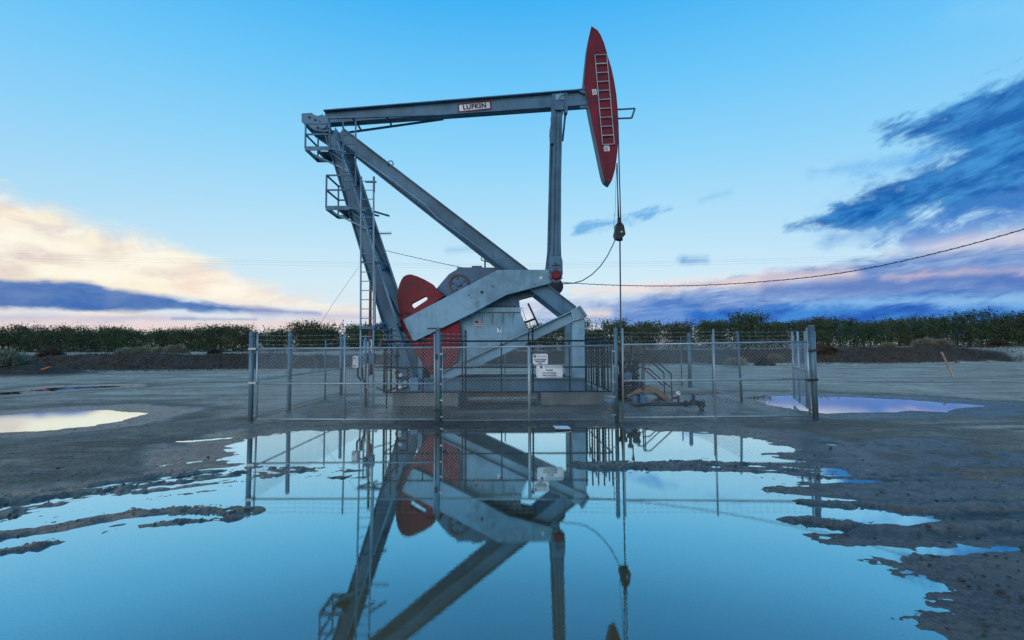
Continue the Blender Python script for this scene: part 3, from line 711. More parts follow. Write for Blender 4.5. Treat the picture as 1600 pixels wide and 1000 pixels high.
# stiffener plates on the lower part of the near post
sp = MB()
for i in range(5):
    q = P(614 + i * 2.4, 513 + i * 7.5, 15.10); sp.bar(q + Vector((-0.09, 0, 0.02)), q + Vector((0.09, 0, -0.02)), 0.05, 0.018)
build_each(sp, 'step_plate', 'steel_light', pump)
lr = P(610, 256, 15.62)
MB().tube([lr + Vector((0.09 * math.cos(a), 0, 0.10 * math.sin(a))) for a in [math.pi * (1.15 - k / 8 * 1.3) for k in range(9)]], 0.02, 6).build('lifting_eye', 'steel', pump)

# lower sloping beams and front posts
for yy in (15.20, 17.10):
    p0, p1 = P(690, 589.5, 15.20), P(906, 488.6, 15.20)
    MB().ibeam((p0.x, yy, p0.z), (p1.x, yy, p1.z), 0.325, 0.30, None, 0.03, 0.03).build('sloping_beam', 'steel_light', pump)
    p0, p1 = P(903.8, 593, 15.24), P(903.8, 497, 15.24)
    MB().box((p0.x, yy + .04, (p0.z + p1.z) / 2), (0.39, 0.26, p1.z - p0.z)).build('front_post', 'steel_light', pump, bevel=0.01)
cp = MB()
cp.prism([P(892, 484.8, 15.03), P(905, 478.4, 15.03), P(909, 481, 15.03), P(915, 494, 15.03), P(913, 497, 15.03), P(895, 502, 15.03)], 0.34)
cp.bar(P(904, 478.5, 15.0), P(915.5, 495, 15.0), 0.45, 0.05)
cp.build('post_cap', 'steel_light', pump)

# base skid
sk = MB()
z0, z1 = P(740, 612, 15.0).z, P(740, 591, 15.0).z
x0, x1 = P(648, 600, 15.0).x, P(916, 600, 15.0).x
for yy in (15.13, 17.2): sk.ibeam((x0, yy, (z0 + z1) / 2), (x1, yy, (z0 + z1) / 2), z1 - z0, 0.26, None, 0.035, 0.03)
for t in (0.0, 0.25, 0.5, 0.75, 0.985):
    x = x0 + (x1 - x0) * t + 0.02; sk.box((x, Y0 - 0.035, (z0 + z1) / 2), (0.03, 1.88, z1 - z0 - 0.08))
sk.build('base_skid', 'steel', pump)
en = MB(); en.box((x1 + 0.015, Y0, (z0 + z1) / 2), (0.03, 2.3, z1 - z0)); en.build('skid_end_plate', 'brown', pump)
# blocky feet at the tail of the skid
ft = MB(); q = P(647, 600, 15.0); ft.box((q.x, 15.12, (z0 + z1) / 2), (0.22, 0.30, z1 - z0 + 0.02)); q = P(658, 570, 15.8); ft.box((q.x, 15.8, (q.z + z0) / 2 + .25), (0.16, 0.2, q.z - z0 + .5))
build_each(ft, 'skid_foot', 'steel_light', pump)

# gear box
gb = MB()
up = [(681, 452), (690, 441), (701, 428.5), (708, 424), (713.8, 421), (714, 417.6), (737, 417.6), (737, 415), (753, 415), (753, 417.8), (772, 417.8), (800, 421), (806, 440), (810, 462), (811, 487), (690, 487)]
gb.prism([P(x, y, 15.85) for x, y in up], 0.7)
gb.build('gearbox', 'steel_blue', pump, bevel=0.02)
lo = [(690, 485), (812, 485), (818, 500), (826, 518), (829, 527), (780, 549), (722, 577), (706, 592), (672, 592), (676, 560), (684, 520)]
gl = MB().prism([P(x, y, 15.80) for x, y in lo], 0.8)
gl.build('gearbox_pedestal', 'steel_light', pump, bevel=0.02)
fl = MB().prism([P(x, y, 15.72) for x, y in ((700, 480.5), (814, 480.5), (814, 487.5), (700, 487.5))], 0.96)
fl.build('gearbox_flange', 'steel_light', pump)
rib = MB()
for px in (735, 751, 767, 783, 799): rib.prism([P(px, 489, 15.72), P(px + 2.4, 489, 15.72), P(px + 2.0, 506, 15.78), P(px + 0.6, 506, 15.78)], 0.06)
build_each(rib, 'gearbox_rib', 'steel_light', pump)
bolts = MB()
for k in range(16):
    q = P(706 + k * 7, 479.5, 15.71); bolts.tube([q - Vector((0, 0, 0.0)), q + Vector((0, 0, 0.05))], 0.022, 6)
build_each(bolts, 'flange_bolt', 'dark_metal', pump)
st = MB().bar(P(794, 463, 15.78), P(811, 484, 15.78), 0.04, 0.05); st.bar(P(810.5, 466, 15.78), P(811, 483, 15.78), 0.04, 0.04); st.build('gearbox_stay', 'steel', pump)
hub = MB(); hc = P(717, 444, 15.80)
hub.lathe(hc + Vector((0, 0.06, 0)), [(0.31, 0), (0.31, 0.08), (0.27, 0.10), (0.26, 0.06), (0.08, 0.06), (0.08, 0.13), (0.05, 0.15)], 28, (0, -1, 0))
hub.build('shaft_cover', 'steel_blue', pump)
hr = MB(); n = 32
hr.ring([hc + Vector((0.325 * math.cos(2 * math.pi * k / n), -0.05, 0.325 * math.sin(2 * math.pi * k / n))) for k in range(n)],
        [hc + Vector((0.275 * math.cos(2 * math.pi * k / n), -0.05, 0.275 * math.sin(2 * math.pi * k / n))) for k in range(n)], 0.12)
hr.build('cover_ring', 'brown', pump)
hbt = MB()
for k in range(5):
    a = 0.5 + k * 1.256; q = hc + Vector((0.19 * math.cos(a), -0.0, 0.19 * math.sin(a))); hbt.tube([q, q - Vector((0, 0.035, 0))], 0.03, 6)
build_each(hbt, 'cover_bolt', 'dark_metal', pump)
brd = MB().prism([P(804, 446, 15.9), P(840, 446, 15.9), P(836, 461, 15.9), P(811, 467.5, 15.9)], 0.5); brd.build('gearbox_bracket', 'steel', pump)
MB().bar(P(825, 474, 16.6), P(842, 510, 16.6), .06, .06).build('brake_lever', 'dark_metal', pump)
MB().bar(P(819, 504.5, 16.6), P(836, 498, 16.6), .06, .07).build('lever_arm', 'dark_metal', pump)
path_ = MB().tube([P(815, 480, 16.5), P(822, 500, 16.5)], .008, 4); path_.build('brake_cable', 'dark_metal', pump)
# flag sticker and small warning sticker on the pedestal
fy = 15.797
fs = MB().prism([P(742, 500.5, fy), P(753, 500, fy), P(753.2, 510, fy), P(742.2, 510.3, fy)], 0.004); flag = fs.build('flag_sticker', 'white', pump)
s7 = MB()
for k in range(4):
    ya, yb = 501.0 + k * 2.6, 502.2 + k * 2.6
    s7.prism([P(742.3 if k > 1 else 747.5, ya, fy - .004), P(752.9, ya - .1, fy - .004), P(752.9, yb - .1, fy - .004), P(742.3 if k > 1 else 747.5, yb, fy - .004)], 0.003)
build_each(s7, 'stripe', 'sign_red', flag)
MB().prism([P(742.3, 500.8, fy - .004), P(747.3, 500.6, fy - .004), P(747.3, 505.2, fy - .004), P(742.3, 505.4, fy - .004)], 0.003).build('canton', 'flag_blue', flag)
ws = MB().prism([P(777, 511.5, fy), P(783.4, 511.2, fy), P(783.4, 519, fy), P(777, 519, fy)], 0.004).build('warning_sticker', 'white', pump)
mk = MB(); mk.prism([P(778, 511.6, fy - .004), P(782.6, 511.6, fy - .004), P(782, 513.4, fy - .004), P(778.6, 513.4, fy - .004)], 0.003)
mk.prism([P(780.8, 513.6, fy - .004), P(782.4, 514, fy - .004), P(780.6, 518.4, fy - .004), P(779.6, 518.2, fy - .004)], 0.003); mk.build('sticker_mark', 'sign_ink', ws)

# cranks and counterweights
cyn = 15.40
crk = [(629, 499.5), (705, 460), (777.6, 421.6), (858, 421.2), (866, 424), (868, 430), (866, 438), (859, 443), (791, 461), (740, 488.4), (687, 514.6), (650, 532), (646, 532.3), (644.5, 531)]
ck = MB().prism([P(x, y, cyn) for x, y in crk], 0.15); crank = ck.build('crank', 'steel_light', pump, bevel=0.012)
ck2 = MB().prism([P(x, y, cyn) + Vector((0, 1.47, 0)) for x, y in crk], 0.15); ck2.build('crank', 'steel_light', pump)
def disc(px, py, y, r, d=0.006, n=14):
    q = P(px, py, y); return MB().tube([q, q - Vector((0, d, 0))], r, n, smooth=False)
hm = MB()
for px, py, r in ((753, 456.5, 0.052), (733, 461.5, 0.022), (737, 465, 0.016), (741, 465.5, 0.012)):
    q = P(px, py, cyn - .001); hm.tube([q, q - Vector((0, .004, 0))], r, 12)
build_each(hm, 'crank_hole', 'dark_metal', crank)
MB().tube([P(845, 434, cyn - .001), P(845, 434, cyn - .006)], 0.055, 14).build('crank_sight_plug', 'white', crank)
chip = MB()
for px, py, w, h in ((769, 446.5, .06, .02), (771, 448.5, .02, .05), (836, 444.5, .06, .02), (848, 442, .03, .02), (746, 472, .05, .012), (744, 474, .05, .012), (642, 519, .012, .12)):
    q = P(px, py, cyn - .002); chip.box(q, (w, .004, h), Matrix.Rotation(R(-28), 3, 'Y'))
build_each(chip, 'paint_chip', 'dark_metal', crank)
wy = 15.565
cw = [(621, 471), (620.5, 462), (622, 452), (624, 444), (627, 437), (630, 432.5), (634, 430), (638, 428.8), (643, 428.8), (652, 431.6), (664, 437), (676, 444), (681, 450), (685, 456.5), (690, 459), (694, 462.5), (640, 500), (625, 491)]
slot = [(642.2, 477), (642.6, 474.4), (663, 463.4), (666, 463.6), (668, 466.2), (667, 468.6), (647.5, 481.6), (645.5, 481)]
def weight(poly, hole, y, th, name):
    """thick plate with a window through it"""
    bm = bmesh.new(); o = [P(p[0], p[1], y) for p in poly]; h = [P(p[0], p[1], y) for p in hole]
    vo = [bm.verts.new(p) for p in o]; vh = [bm.verts.new(p) for p in h]
    es = [bm.edges.new((vo[i], vo[(i + 1) % len(vo)])) for i in range(len(vo))] + [bm.edges.new((vh[i], vh[(i + 1) % len(vh)])) for i in range(len(vh))]
    bmesh.ops.triangle_fill(bm, use_beauty=True, edges=es)
    ge = bmesh.ops.extrude_face_region(bm, geom=bm.faces[:]); bmesh.ops.translate(bm, verts=[v for v in ge['geom'] if isinstance(v, bmesh.types.BMVert)], vec=(0, th, 0))
    bm.verts.index_update(); mb = MB(); mb.add([v.co.copy() for v in bm.verts], [tuple(v.index for v in f.verts) for f in bm.faces]); bm.free()
    return mb.build(name, 'red', pump, bevel=0.01)
cwo = weight(cw, slot, wy, 0.22, 'counterweight')
cl = [(624, 501), (640, 495), (700, 470), (716, 499), (718.5, 508), (719.5, 520), (719, 534), (717, 552), (713, 568), (707, 580), (698, 588), (688, 590), (672, 584), (655, 560), (638, 530), (627, 511)]
slot2 = [(690, 560), (691, 556), (694, 553), (697, 553), (699, 556), (698, 560), (695, 563), (692, 563)]
cwl = weight(cl, slot2, wy, 0.22, 'counterweight')
ch = MB()
for px, py, r in ((640, 443, .05), (667, 451.5, .04), (670.5, 451, .025), (626, 473, .03)):
    q = P(px, py, wy - .002); ch.tube([q, q - Vector((0, .004, 0))], r, 12)
build_each(ch, 'weight_hole', 'dark_metal', cwo)
ch = MB()
for px, py, r in ((692, 526, .09), (711, 527, .05), (707, 536, .03)):
    q = P(px, py, wy - .002); ch.tube([q, q - Vector((0, .004, 0))], r, 14)
build_each(ch, 'weight_hole', 'dark_metal', cwl)
lug = MB(); lug.prism([P(x, y, 15.54) for x, y in ((681, 455), (690, 456), (694, 462), (682, 464))], 0.26); lug.prism([P(x, y, 15.54) for x, y in ((624, 490), (632, 487), (640, 493), (626, 502))], 0.26)
build_each(lug, 'weight_lug', 'red', pump)
wb2 = MB()
for px, py in ((687, 456.5), (690, 458), (638, 489), (634, 488), (627, 491), (641, 491)):
    q = P(px, py, 15.53); wb2.tube([q, q + Vector((0, -0.06, 0))], 0.03, 6)
build_each(wb2, 'weight_bolt', 'dark_metal', pump)
far = MB().prism([P(x, y, wy) + Vector((0, 1.06, 0)) for x, y in cl], 0.22); far.build('counterweight', 'red', pump)

# pitmans and equalizer
py0 = 15.22
def pitman(dy, detail):
    mb = MB()
    pts = [(867, 160), (879, 160), (880, 172), (877.8, 185), (876.6, 376), (877.3, 400), (879.4, 408), (879.6, 428), (877, 437), (872, 441.3), (867, 441.5), (861, 438), (857.8, 431), (858.4, 404), (861.6, 376), (866, 185), (865.4, 172)]
    core = [(x, y) for x, y in pts]
    mb.prism([P(x, y, py0) + Vector((0, dy + 0.05, 0)) for x, y in core], 0.06)
    a, b_ = P(873, 166, py0) + Vector((0, dy, 0)), P(868.6, 398, py0) + Vector((0, dy, 0))
    for sx in (-0.105, 0.105): mb.bar(a + Vector((sx, 0.06, 0)), b_ + Vector((sx, 0.06, 0)), 0.17, 0.03)
    if detail: mb.bar(a + Vector((0.0, 0.035, -.3)), b_ + Vector((0.0, 0.035, 0)), 0.03, 0.05)
    return mb
pit = pitman(0, True).build('pitman', 'steel', pump)
pitman(1.80, False).build('pitman', 'steel', pump)
q = P(869, 430, py0 + 0.05)
MB().lathe(q, [(0.155, 0), (0.155, 0.03), (0.13, 0.045), (0.13, 0.08), (0.11, 0.10)], 20, (0, -1, 0)).build('wrist_pin', 'red', pit)
wbm = MB()
for k in range(6):
    a = k * 1.047 + 0.55; p = q + Vector((0.20 * math.cos(a), 0, 0.20 * math.sin(a))); wbm.tube([p, p - Vector((0, .03, 0))], 0.025, 6)
wbm.bar(P(862, 415, py0 + .045), P(875, 414.4, py0 + .045), 0.03, 0.025); p = P(868, 412, py0 + .04); wbm.tube([p, p - Vector((0, .02, 0))], 0.03, 8)
build_each(wbm, 'wrist_bolt', 'dark_metal', pit)
p = P(866.5, 450, 16.9); MB().tube([(p.x, 16.85, p.z + .05), (p.x, 17.35, p.z + .05)], 0.30, 18).build('wrist_bearing', 'dark_metal', pump)
eq = MB()
ez = P(873, 168, py0).z
eq.box((P(873, 160, 15.3).x, Y0, ez + 0.02), (0.30, 2.1, 0.24))
for px, a0, b0 in ((864.5, 149, 226), (883.5, 147.5, 178)):
    eq.bar(P(px, a0, 15.30), P(px - (2 if px < 870 else -0.5), b0, 15.30), 0.20, 0.10)
eq.bar(P(884, 172, 15.55), P(879, 220, 15.55), 0.12, 0.06)
eq.bar(P(861.5, 184, 15.55), P(862.5, 222, 15.55), 0.12, 0.05)
eq.build('equalizer', 'steel_blue', pump)
MB().prism([P(864, 147, 15.22), P(885, 145.5, 15.22), P(883, 155, 15.22), P(866, 156, 15.22)], 0.04).build('equalizer_plate', 'steel_light', pump)
MB().tube([P(874, 154, 15.2), P(876, 150, 15.15), P(880, 148.5, 15.15), P(884, 147, 15.2)], 0.012, 5).build('grease_line', 'dark_metal', pump)

# horse head: two side plates with strips between
hh = [(924, 41), (931, 45.6), (934, 48), (937.8, 53.6), (944, 68), (950.2, 90), (955.4, 107), (959.5, 126), (963, 148), (965.2, 172), (966.4, 196), (966.2, 214), (964.6, 238), (961.4, 263), (958, 276), (955.6, 283), (953.6, 285.8), (950, 284), (946, 281), (943.4, 276), (941.2, 268), (931.6, 222), (921, 171), (916.4, 145), (912, 130), (914.4, 104), (918, 70), (921, 55)]
nf, ff = Y0 - 0.24, Y0 + 0.21
hd = MB(); hd.prism([P(x, y, nf) for x, y in hh], 0.03)
head = hd.build('horse_head', 'red', pump)
hp = [P(x, y, nf) for x, y in hh]
MB().prism([p + Vector((0, 0.45, 0)) for p in hp], 0.03).build('horse_head_plate', 'steel_blue', pump)
cen = sum(hp, Vector()) / len(hp)
MB().ring([p + Vector((0, .031, 0)) for p in hp], [p + (cen - p).normalized() * .05 + Vector((0, .031, 0)) for p in hp], 0.415).build('horse_head_rim', 'steel_blue', pump)
edge = MB().ring([p + Vector((0, -0.012, 0)) for p in hp], [p + (sum(hp, Vector()) / len(hp) - p) * 0.035 + Vector((0, -0.012, 0)) for p in hp], 0.011); edge.build('head_edge_strip', 'red', head)
# ladder on the head
t0_, t1_, b0_, b1_ = P(929.5, 86, nf - .06), P(948, 85, nf - .06), P(941.5, 226, nf - .06), P(960, 225, nf - .06)
l = MB(); l.bar(t0_, b0_, .03, .024); l.bar(t1_, b1_, .03, .024); hl = l.build('head_ladder', 'galv', pump)
for i in range(11):
    t = i / 10; a, b_ = t0_.lerp(b0_, t), t1_.lerp(b1_, t)
    MB().bar(a, b_, .025, .034 if i in (1, 9) else .022).build('rung', 'galv', hl)
for px, py, w, h in ((928.5, 143.5, 7, 8.6), (947.5, 231.5, 9, 9.5)):
    pl_ = MB().prism([P(px - w / 2, py - h / 2 + .4, nf - .008), P(px + w / 2, py - h / 2 - .2, nf - .008), P(px + w / 2 + .8, py + h / 2 - .3, nf - .008), P(px - w / 2 + .8, py + h / 2 + .3, nf - .008)], 0.006).build('notice_plate', 'white', pump)
    k = MB(); q = P(px + .5, py - 1, nf - .012); k.box(q, (.05, .004, .02), Matrix.Rotation(R(35), 3, 'Y')); q = P(px + 1.2, py + 1.8, nf - .012); k.box(q, (.06, .004, .018), Matrix.Rotation(R(-20), 3, 'Y')); q = P(px - 1.4, py + 1.2, nf - .012); k.box(q, (.02, .004, .05)); build_each(k, 'plate_print', 'sign_ink', pl_)
hol = MB()
for px, py, r in ((933.8, 81, .04), (952, 267, .04), (929, 158, .05), (931.5, 153.5, .04), (960.5, 181, .05), (953.5, 206.5, .03)):
    q = P(px, py, nf - .002); hol.tube([q, q - Vector((0, .005, 0))], r, 12)
build_each(hol, 'head_hole', 'dark_metal', head)
hk = MB(); path(hk, [P(963, 171.2, Y0), P(992, 169.6, Y0), P(987, 184.4, Y0), P(965.5, 185.2, Y0)], 0.032, 6); hk.build('cable_guard', 'steel_blue', pump)
gus = MB().prism([P(904, 138.5, nf + .1), P(914, 137.5, nf + .1), P(916, 147, nf + .1), P(906, 143, nf + .1)], 0.3); gus.prism([P(905, 164, nf + .1), P(918, 155, nf + .1), P(920, 169, nf + .1), P(907, 169, nf + .1)], 0.02); build_each(gus, 'head_gusset', 'steel', pump)

# wire line, carrier bar, polished rod
ropes = thing('polished_rod_hanger', 'two thin dark cables from the red head to a carrier bar and rod', 'well rod', P(968, 362, Y0))
for px0, py0_, px1, dy in ((964.2, 255, 966.2, -.12), (965.6, 190, 970.0, .12)):
    MB().tube([P(px0, py0_, Y0 + dy), P(px1, 352, Y0 + dy)], 0.020, 6).build('cable', 'rod', ropes)
MB().tube([P(963.4, 258, Y0), P(968.0, 352, Y0)], 0.012, 5).build('cable', 'rod', ropes)
cb = MB(); q = P(968.5, 361, Y0)
cb.prism([P(x, y, Y0 - .16) for x, y in ((963.5, 349), (970, 346), (975, 352), (977.6, 366), (974, 370), (968, 373.5), (963, 372), (960.8, 366), (962.5, 358))], 0.32)
cb.tube([P(967, 340, Y0 - .12), P(967, 352, Y0 - .12)], 0.05, 8); cb.tube([P(968, 366, Y0), P(968.5, 376, Y0)], 0.10, 10)
cb.build('carrier_bar', 'dark_metal', ropes)
MB().tube([P(971.5, 362, Y0 - .165), P(971.5, 362, Y0 - .175)], 0.035, 10).build('carrier_pin', 'white', ropes)
MB().tube([P(968.6, 374, Y0), P(970.4, 560, Y0), P(971.2, 606, Y0)], 0.024, 8).build('polished_rod', 'rod', ropes)
hz = MB().tube([P(x, y, Y0 - t) for x, y, t in ((962.5, 372, 0), (957, 384, .02), (949, 400, .05), (938, 416, .1), (925, 429, .15), (910, 438.5, .2), (896, 442.5, .25), (884, 443, .3), (874, 444, .2))], 0.018, 6)
tag(hz.build('control_cable', 'hose'), 'thin grey cable looping from the carrier bar back to the pitman', 'cable')
tag(MB().tube([P(963.2, 262, Y0), P(961, 330, Y0), P(959, 350, Y0 - .05), P(961, 366, Y0)], 0.007, 5).build('load_cell_cable', 'hose'), 'hair thin slack wire hanging beside the cables under the red head', 'cable')

# ladders and platforms on the rear post
yl = 14.72
ladder(pump, 'ladder', (P(573.3, 636, yl).x, yl, P(573, 636, yl).z), (P(574, 276, yl).x, yl, P(574, 276, yl).z), 0.385, 25, 'steel_light', 0.024)
ladder(pump, 'ladder', (P(546, 291, 14.95).x, 14.95, P(546, 291, 14.95).z), (P(546, 189, 14.95).x, 14.95, P(546, 189, 14.95).z), 0.39, 7, 'steel', 0.022)
ls = MB()
for py in (330, 409, 515):
    a = P(583, py, yl); ls.bar(a, a + Vector((0.35, 0.55, 0)), .04, .05); a = P(563.5, py, yl); ls.bar(a, a + Vector((0.4, 0.55, 0)), .04, .05)
ls.bar(P(584, 512, yl), P(600, 505, 15.2), .06, .09); ls.bar(P(561, 512.5, yl), P(586, 512.5, yl), .12, .07)
build_each(ls, 'ladder_bracket', 'steel', pump)
ls = MB(); path(ls, [P(586, 410, 14.9), P(586.5, 520, 14.9)], 0.02); ls.build('riser_pipe', 'galv', pump)
def platform(x0, x1, y_floor, yn, y_rail, depth, label):
    a, b_ = P(x0, y_floor, yn), P(x1, y_floor, yn); zf = a.z; zr = P(x0, y_rail, yn).z; X0, X1, Y1 = a.x, b_.x, yn + depth
    f = MB(); t = 0.13
    f.bar((X0, yn, zf), (X1, yn, zf), 0.03, t); f.bar((X0, Y1, zf), (X1, Y1, zf), 0.03, t)
    for x in (X0, X1): f.bar((x, yn, zf), (x, Y1, zf), 0.03, t, (1, 0, 0))
    f.bar(((X0 + X1) / 2, yn, zf - .03), ((X0 + X1) / 2, Y1, zf - .03), 0.05, 0.05, (1, 0, 0))
    pl_ = f.build('platform', 'steel', pump)
    MB().box(((X0 * .45 + X1 * .55 + .07), (yn + Y1) / 2 + .18, zf + .05), ((X1 - X0) * .72, depth * .6, 0.02)).build('deck', 'steel', pl_)
    hd_ = MB(); r = 0.022
    for (x, y) in ((X0, yn), (X0, Y1), (X1, Y1), (X1, yn)): hd_.bar((x, y, zf), (x, y, zr), r * 2, r * 2)
    for z in (zr, (zr + zf) / 2 + .05):
        hd_.bar((X1, yn, z), (X0, yn, z), r * 2, r * 2); hd_.bar((X0, yn, z), (X0, Y1, z), r * 2, r * 2, (1, 0, 0)); hd_.bar((X0, Y1, z), (X1, Y1, z), r * 2, r * 2)
    hd_.build('handrail', 'steel', pl_)
    bk = MB(); bk.bar((X0 + .1, yn + .3, zf - .06), (X1 + .55, yn + .45, zf - .62), .05, .05); bk.bar((X1 - .1, yn + .1, zf), (X1 + .4, yn + .5, zf - .35), .05, .05); bk.bar((X1, yn, zf), (X1 + .4, yn + .3, zf), .05, .05); build_each(bk, 'platform_strut', 'steel_light', pl_)
platform(477, 515, 232, 15.2, 193, 1.0, '')
platform(509.5, 546, 325, 14.95, 274, 1.05, '')
cg = MB()
for x in (564.5, 584.5): cg.bar(P(x, 276, yl), P(x, 300, yl), .045, .045)
cg.bar(P(571, 284, yl), P(588, 284.5, yl), .05, .05); cg.build('ladder_gate', 'steel', pump)
ant = MB(); a, b_ = P(585, 365, 15.1), P(611, 364.6, 15.1); ant.tube([a, b_], .014, 6)
for i in range(7):
    p = a.lerp(b_, .28 + i * .12); ant.tube([p + Vector((0, 0, -.055)), p + Vector((0, 0, .055))], .008, 5)
ant.build('antenna', 'dark_metal', pump)

# ------------------------------------------------------------------ foundation blocks, beam on the ground
def block(name, x0, x1, ytop, ybot, yn, depth, label, mat='concrete', cat='foundation', bev=0.03):
    a, b_ = P(x0, ytop, yn), P(x1, ytop, yn); zt_ = a.z
    o = MB().box(((a.x + b_.x) / 2, yn + depth / 2, (zt_ - 0.15) / 2), (b_.x - a.x, depth, zt_ + 0.15)).build(name, mat, bevel=bev)
    return tag(o, label, cat)
block('concrete_foundation', 613, 716, 612.8, 637, 14.45, 3.6, 'weathered concrete foundation block under the left end of the pumpjack skid')
block('concrete_foundation', 846, 944, 613.4, 635, 14.6, 3.3, 'weathered concrete foundation block under the right end of the pumpjack skid')
bt = MB(); a, b_ = P(728, 616, 15.3), P(840, 616, 15.3); bt.box(((a.x + b_.x) / 2, 15.4, a.z - .02), (b_.x - a.x, .3, .14)); bt.box(((a.x + b_.x) / 2, 16.8, a.z - .02), (b_.x - a.x, .3, .14))
for o, w_ in zip(build_each(bt, 'grade_beam', 'concrete', None), ('nearer', 'farther')): tag(o, w_ + ' low grey beam spanning the gap between the two concrete foundation blocks', 'beam', 'beams between the foundation blocks')

# ------------------------------------------------------------------ black guard railing round the unit
guard = thing('guard_railing', 'black pipe guard railing with pickets around the base of the pumpjack', 'railing', (P(770, 600, 13.95).x, 13.95, 0.08))
yg = 13.95
zt_, zm_, zb_ = P(760, 533, yg).z, P(760, 574, yg).z, P(760, 612.4, yg).z
gx0, gx1 = P(600, 570, yg).x, P(955, 570, yg).x
def rail(a, b_, r=0.022): MB().tube([a, b_], r, 6).build('rail', 'black', guard)
for z in (zt_, zm_, zb_):
    rail((gx0, yg, z), ((P(917, 533, yg).x if z == zt_ else gx1), yg, z), 0.024)
for i, px in enumerate((601.5, 604.5, 611.5, 661, 722.5, 727.5, 783.5, 826, 832.5, 890)):
    top = {604.5: zt_ - .02, 727.5: P(727, 516, yg).z, 832.5: P(832, 512, yg).z, 611.5: P(611, 512, yg).z, 826: P(826, 519, yg).z}.get(px, zt_)
    bot_ = 0.0 if px in (604.5,) else zb_
    x = P(px, 570, yg).x; MB().tube([(x, yg, bot_), (x, yg, top)], 0.026 if px in (727.5, 832.5) else 0.02, 6).build('post', 'black', guard)
gyb = 17.9
for z in (zm_, zb_): rail((gx1, yg, z), (gx1 - .1, gyb, z)); rail((gx0, yg, z), (gx0, gyb, z))
rail((gx0, yg, zt_), (gx0, gyb, zt_)); rail((P(930, 540, yg).x, yg, P(930, 538, yg).z), (gx1, gyb, P(930, 538, yg).z))
src = None
for i in range(10):
    y = yg + (gyb - yg) * i / 9; c_ = Vector((gx1 - .1 * i / 9, y, (zm_ + .9 + zb_) / 2))
    if src is None: src = MB().tube([(c_.x, c_.y, zb_), (c_.x, c_.y, zm_ + .9)], 0.022, 6).build('picket', 'black', guard)
    else: inst(src, 'picket', guard, c_)
for i in range(6):
    x = gx0; y = yg + (gyb - yg) * i / 5; MB().tube([(x, y, zb_), (x, y, zt_)], 0.02, 6).build('post', 'black', guard)
for px in (915, 924, 933, 942): 
    x = P(px, 570, yg).x; inst(src, 'picket', guard, (x, yg, (zm_ + .9 + zb_) / 2))
# dark small-bore manifold at the tail
mf = MB(); yb = 14.25
for pts in ([(621, 540), (621, 612)], [(625, 575), (637, 575), (637, 606), (622, 608)], [(618, 590), (637, 590)]): path(mf, [P(x, y, yb) for x, y in pts], 0.035, 6)
for px, py in ((621, 556), (621, 583), (622, 601)): mf.lathe(P(px, py, yb) - Vector((.07, 0, 0)), [(.03, 0), (.07, .02), (.07, .12), (.03, .14)], 10, (1, 0, 0))
mft = thing('pipe_manifold', 'dark upright pipe manifold with white handwheels beside the tail of the skid', 'pipe', (P(621, 612, yb).x, yb, .2))
mf.build('pipe', 'dark_metal', mft)
hw_ = MB()
for px, py in ((626, 586), (625, 600), (625, 605)): hw_.lathe(P(px, py, yb - .06), [(.02, 0), (.055, .01), (.055, .03), (.02, .04)], 10, (0, -1, 0))
build_each(hw_, 'handwheel', 'white', mft)

# ------------------------------------------------------------------ motor behind the posts, belt guard parts
mo = thing('electric_motor', 'small dark electric motor on the skid behind the steep rear post', 'motor', P(680, 590, 16.4))
m_ = MB(); q = P(672, 572, 16.4); m_.tube([q + Vector((-.35, 0, 0)), q + Vector((.35, 0, 0))], .27, 16)
for k in range(9): 
    c_ = q + Vector((-.28 + k * .07, 0, 0)); m_.tube([c_, c_ + Vector((.015, 0, 0))], .30, 16)
m_.build('motor_body', 'steel_blue', mo); MB().box(q + Vector((0, 0, -.32)), (.8, .5, .14)).build('motor_base', 'dark_metal', mo)

# ------------------------------------------------------------------ chain link fences
def chain(b, a, e, z0a, z1a, z0e, z1e, pitch=0.085, r=0.0023):
    """diamond mesh wires between two plan points, with bottom and top heights at each end"""
    a, e = Vector((a[0], a[1], 0)), Vector((e[0], e[1], 0)); L = (e - a).length; H = (z1a - z0a + z1e - z0e) / 2; d = (e - a) / L
    nrm = Vector((-d.y, d.x, 0))
    def pt(s_, t): 
        f = s_ / L; return a + d * s_ + Vector((0, 0, (z0a + (z0e - z0a) * f) * (1 - t / H) + (z1a + (z1e - z1a) * f) * (t / H)))
    k = -math.ceil(H / pitch)
    while k * pitch < L:
        for sgn in (1, -1):
            s0, s1 = k * pitch, k * pitch + H
            lo_, hi_ = max(0, s0), min(L, s1)
            if hi_ - lo_ < 0.01: continue
            if sgn == 1: p, q_ = pt(lo_, lo_ - s0), pt(hi_, hi_ - s0)
            else: p, q_ = pt(lo_, H - (lo_ - s0)), pt(hi_, H - (hi_ - s0))
            off = nrm * (r * sgn); p = p + off; q_ = q_ + off
            dd = (q_ - p).normalized(); up = dd.cross(nrm)
            vs = [x + v for x in (p, q_) for v in (nrm * r, up * r * .87 - nrm * r * .5, -up * r * .87 - nrm * r * .5)]
            b.add(vs, [(0, 1, 4, 3), (1, 2, 5, 4), (2, 0, 3, 5)])
        k += 1
    return b
def mesh_part(parent, *a, **k):
    o = chain(MB(), *a, **k).build('chain_link_mesh', 'wire', parent, fix=False); o['kind'] = 'stuff'; return o
def pipe(parent, name, a, b_, r, mat='galv', dome=False, n=10):
    mb = MB().tube([a, b_], r, n)
    o = mb.build(name, mat, parent)
    if dome:
        top = Vector(b_); MB().lathe(top - Vector((0, 0, .03)), [(r * 1.12, 0), (r * 1.12, .05), (r * .9, .05 + r * .6), (r * .5, .05 + r), (r * .1, .05 + r * 1.15)], 12).build('post_cap', mat, o)
    return o
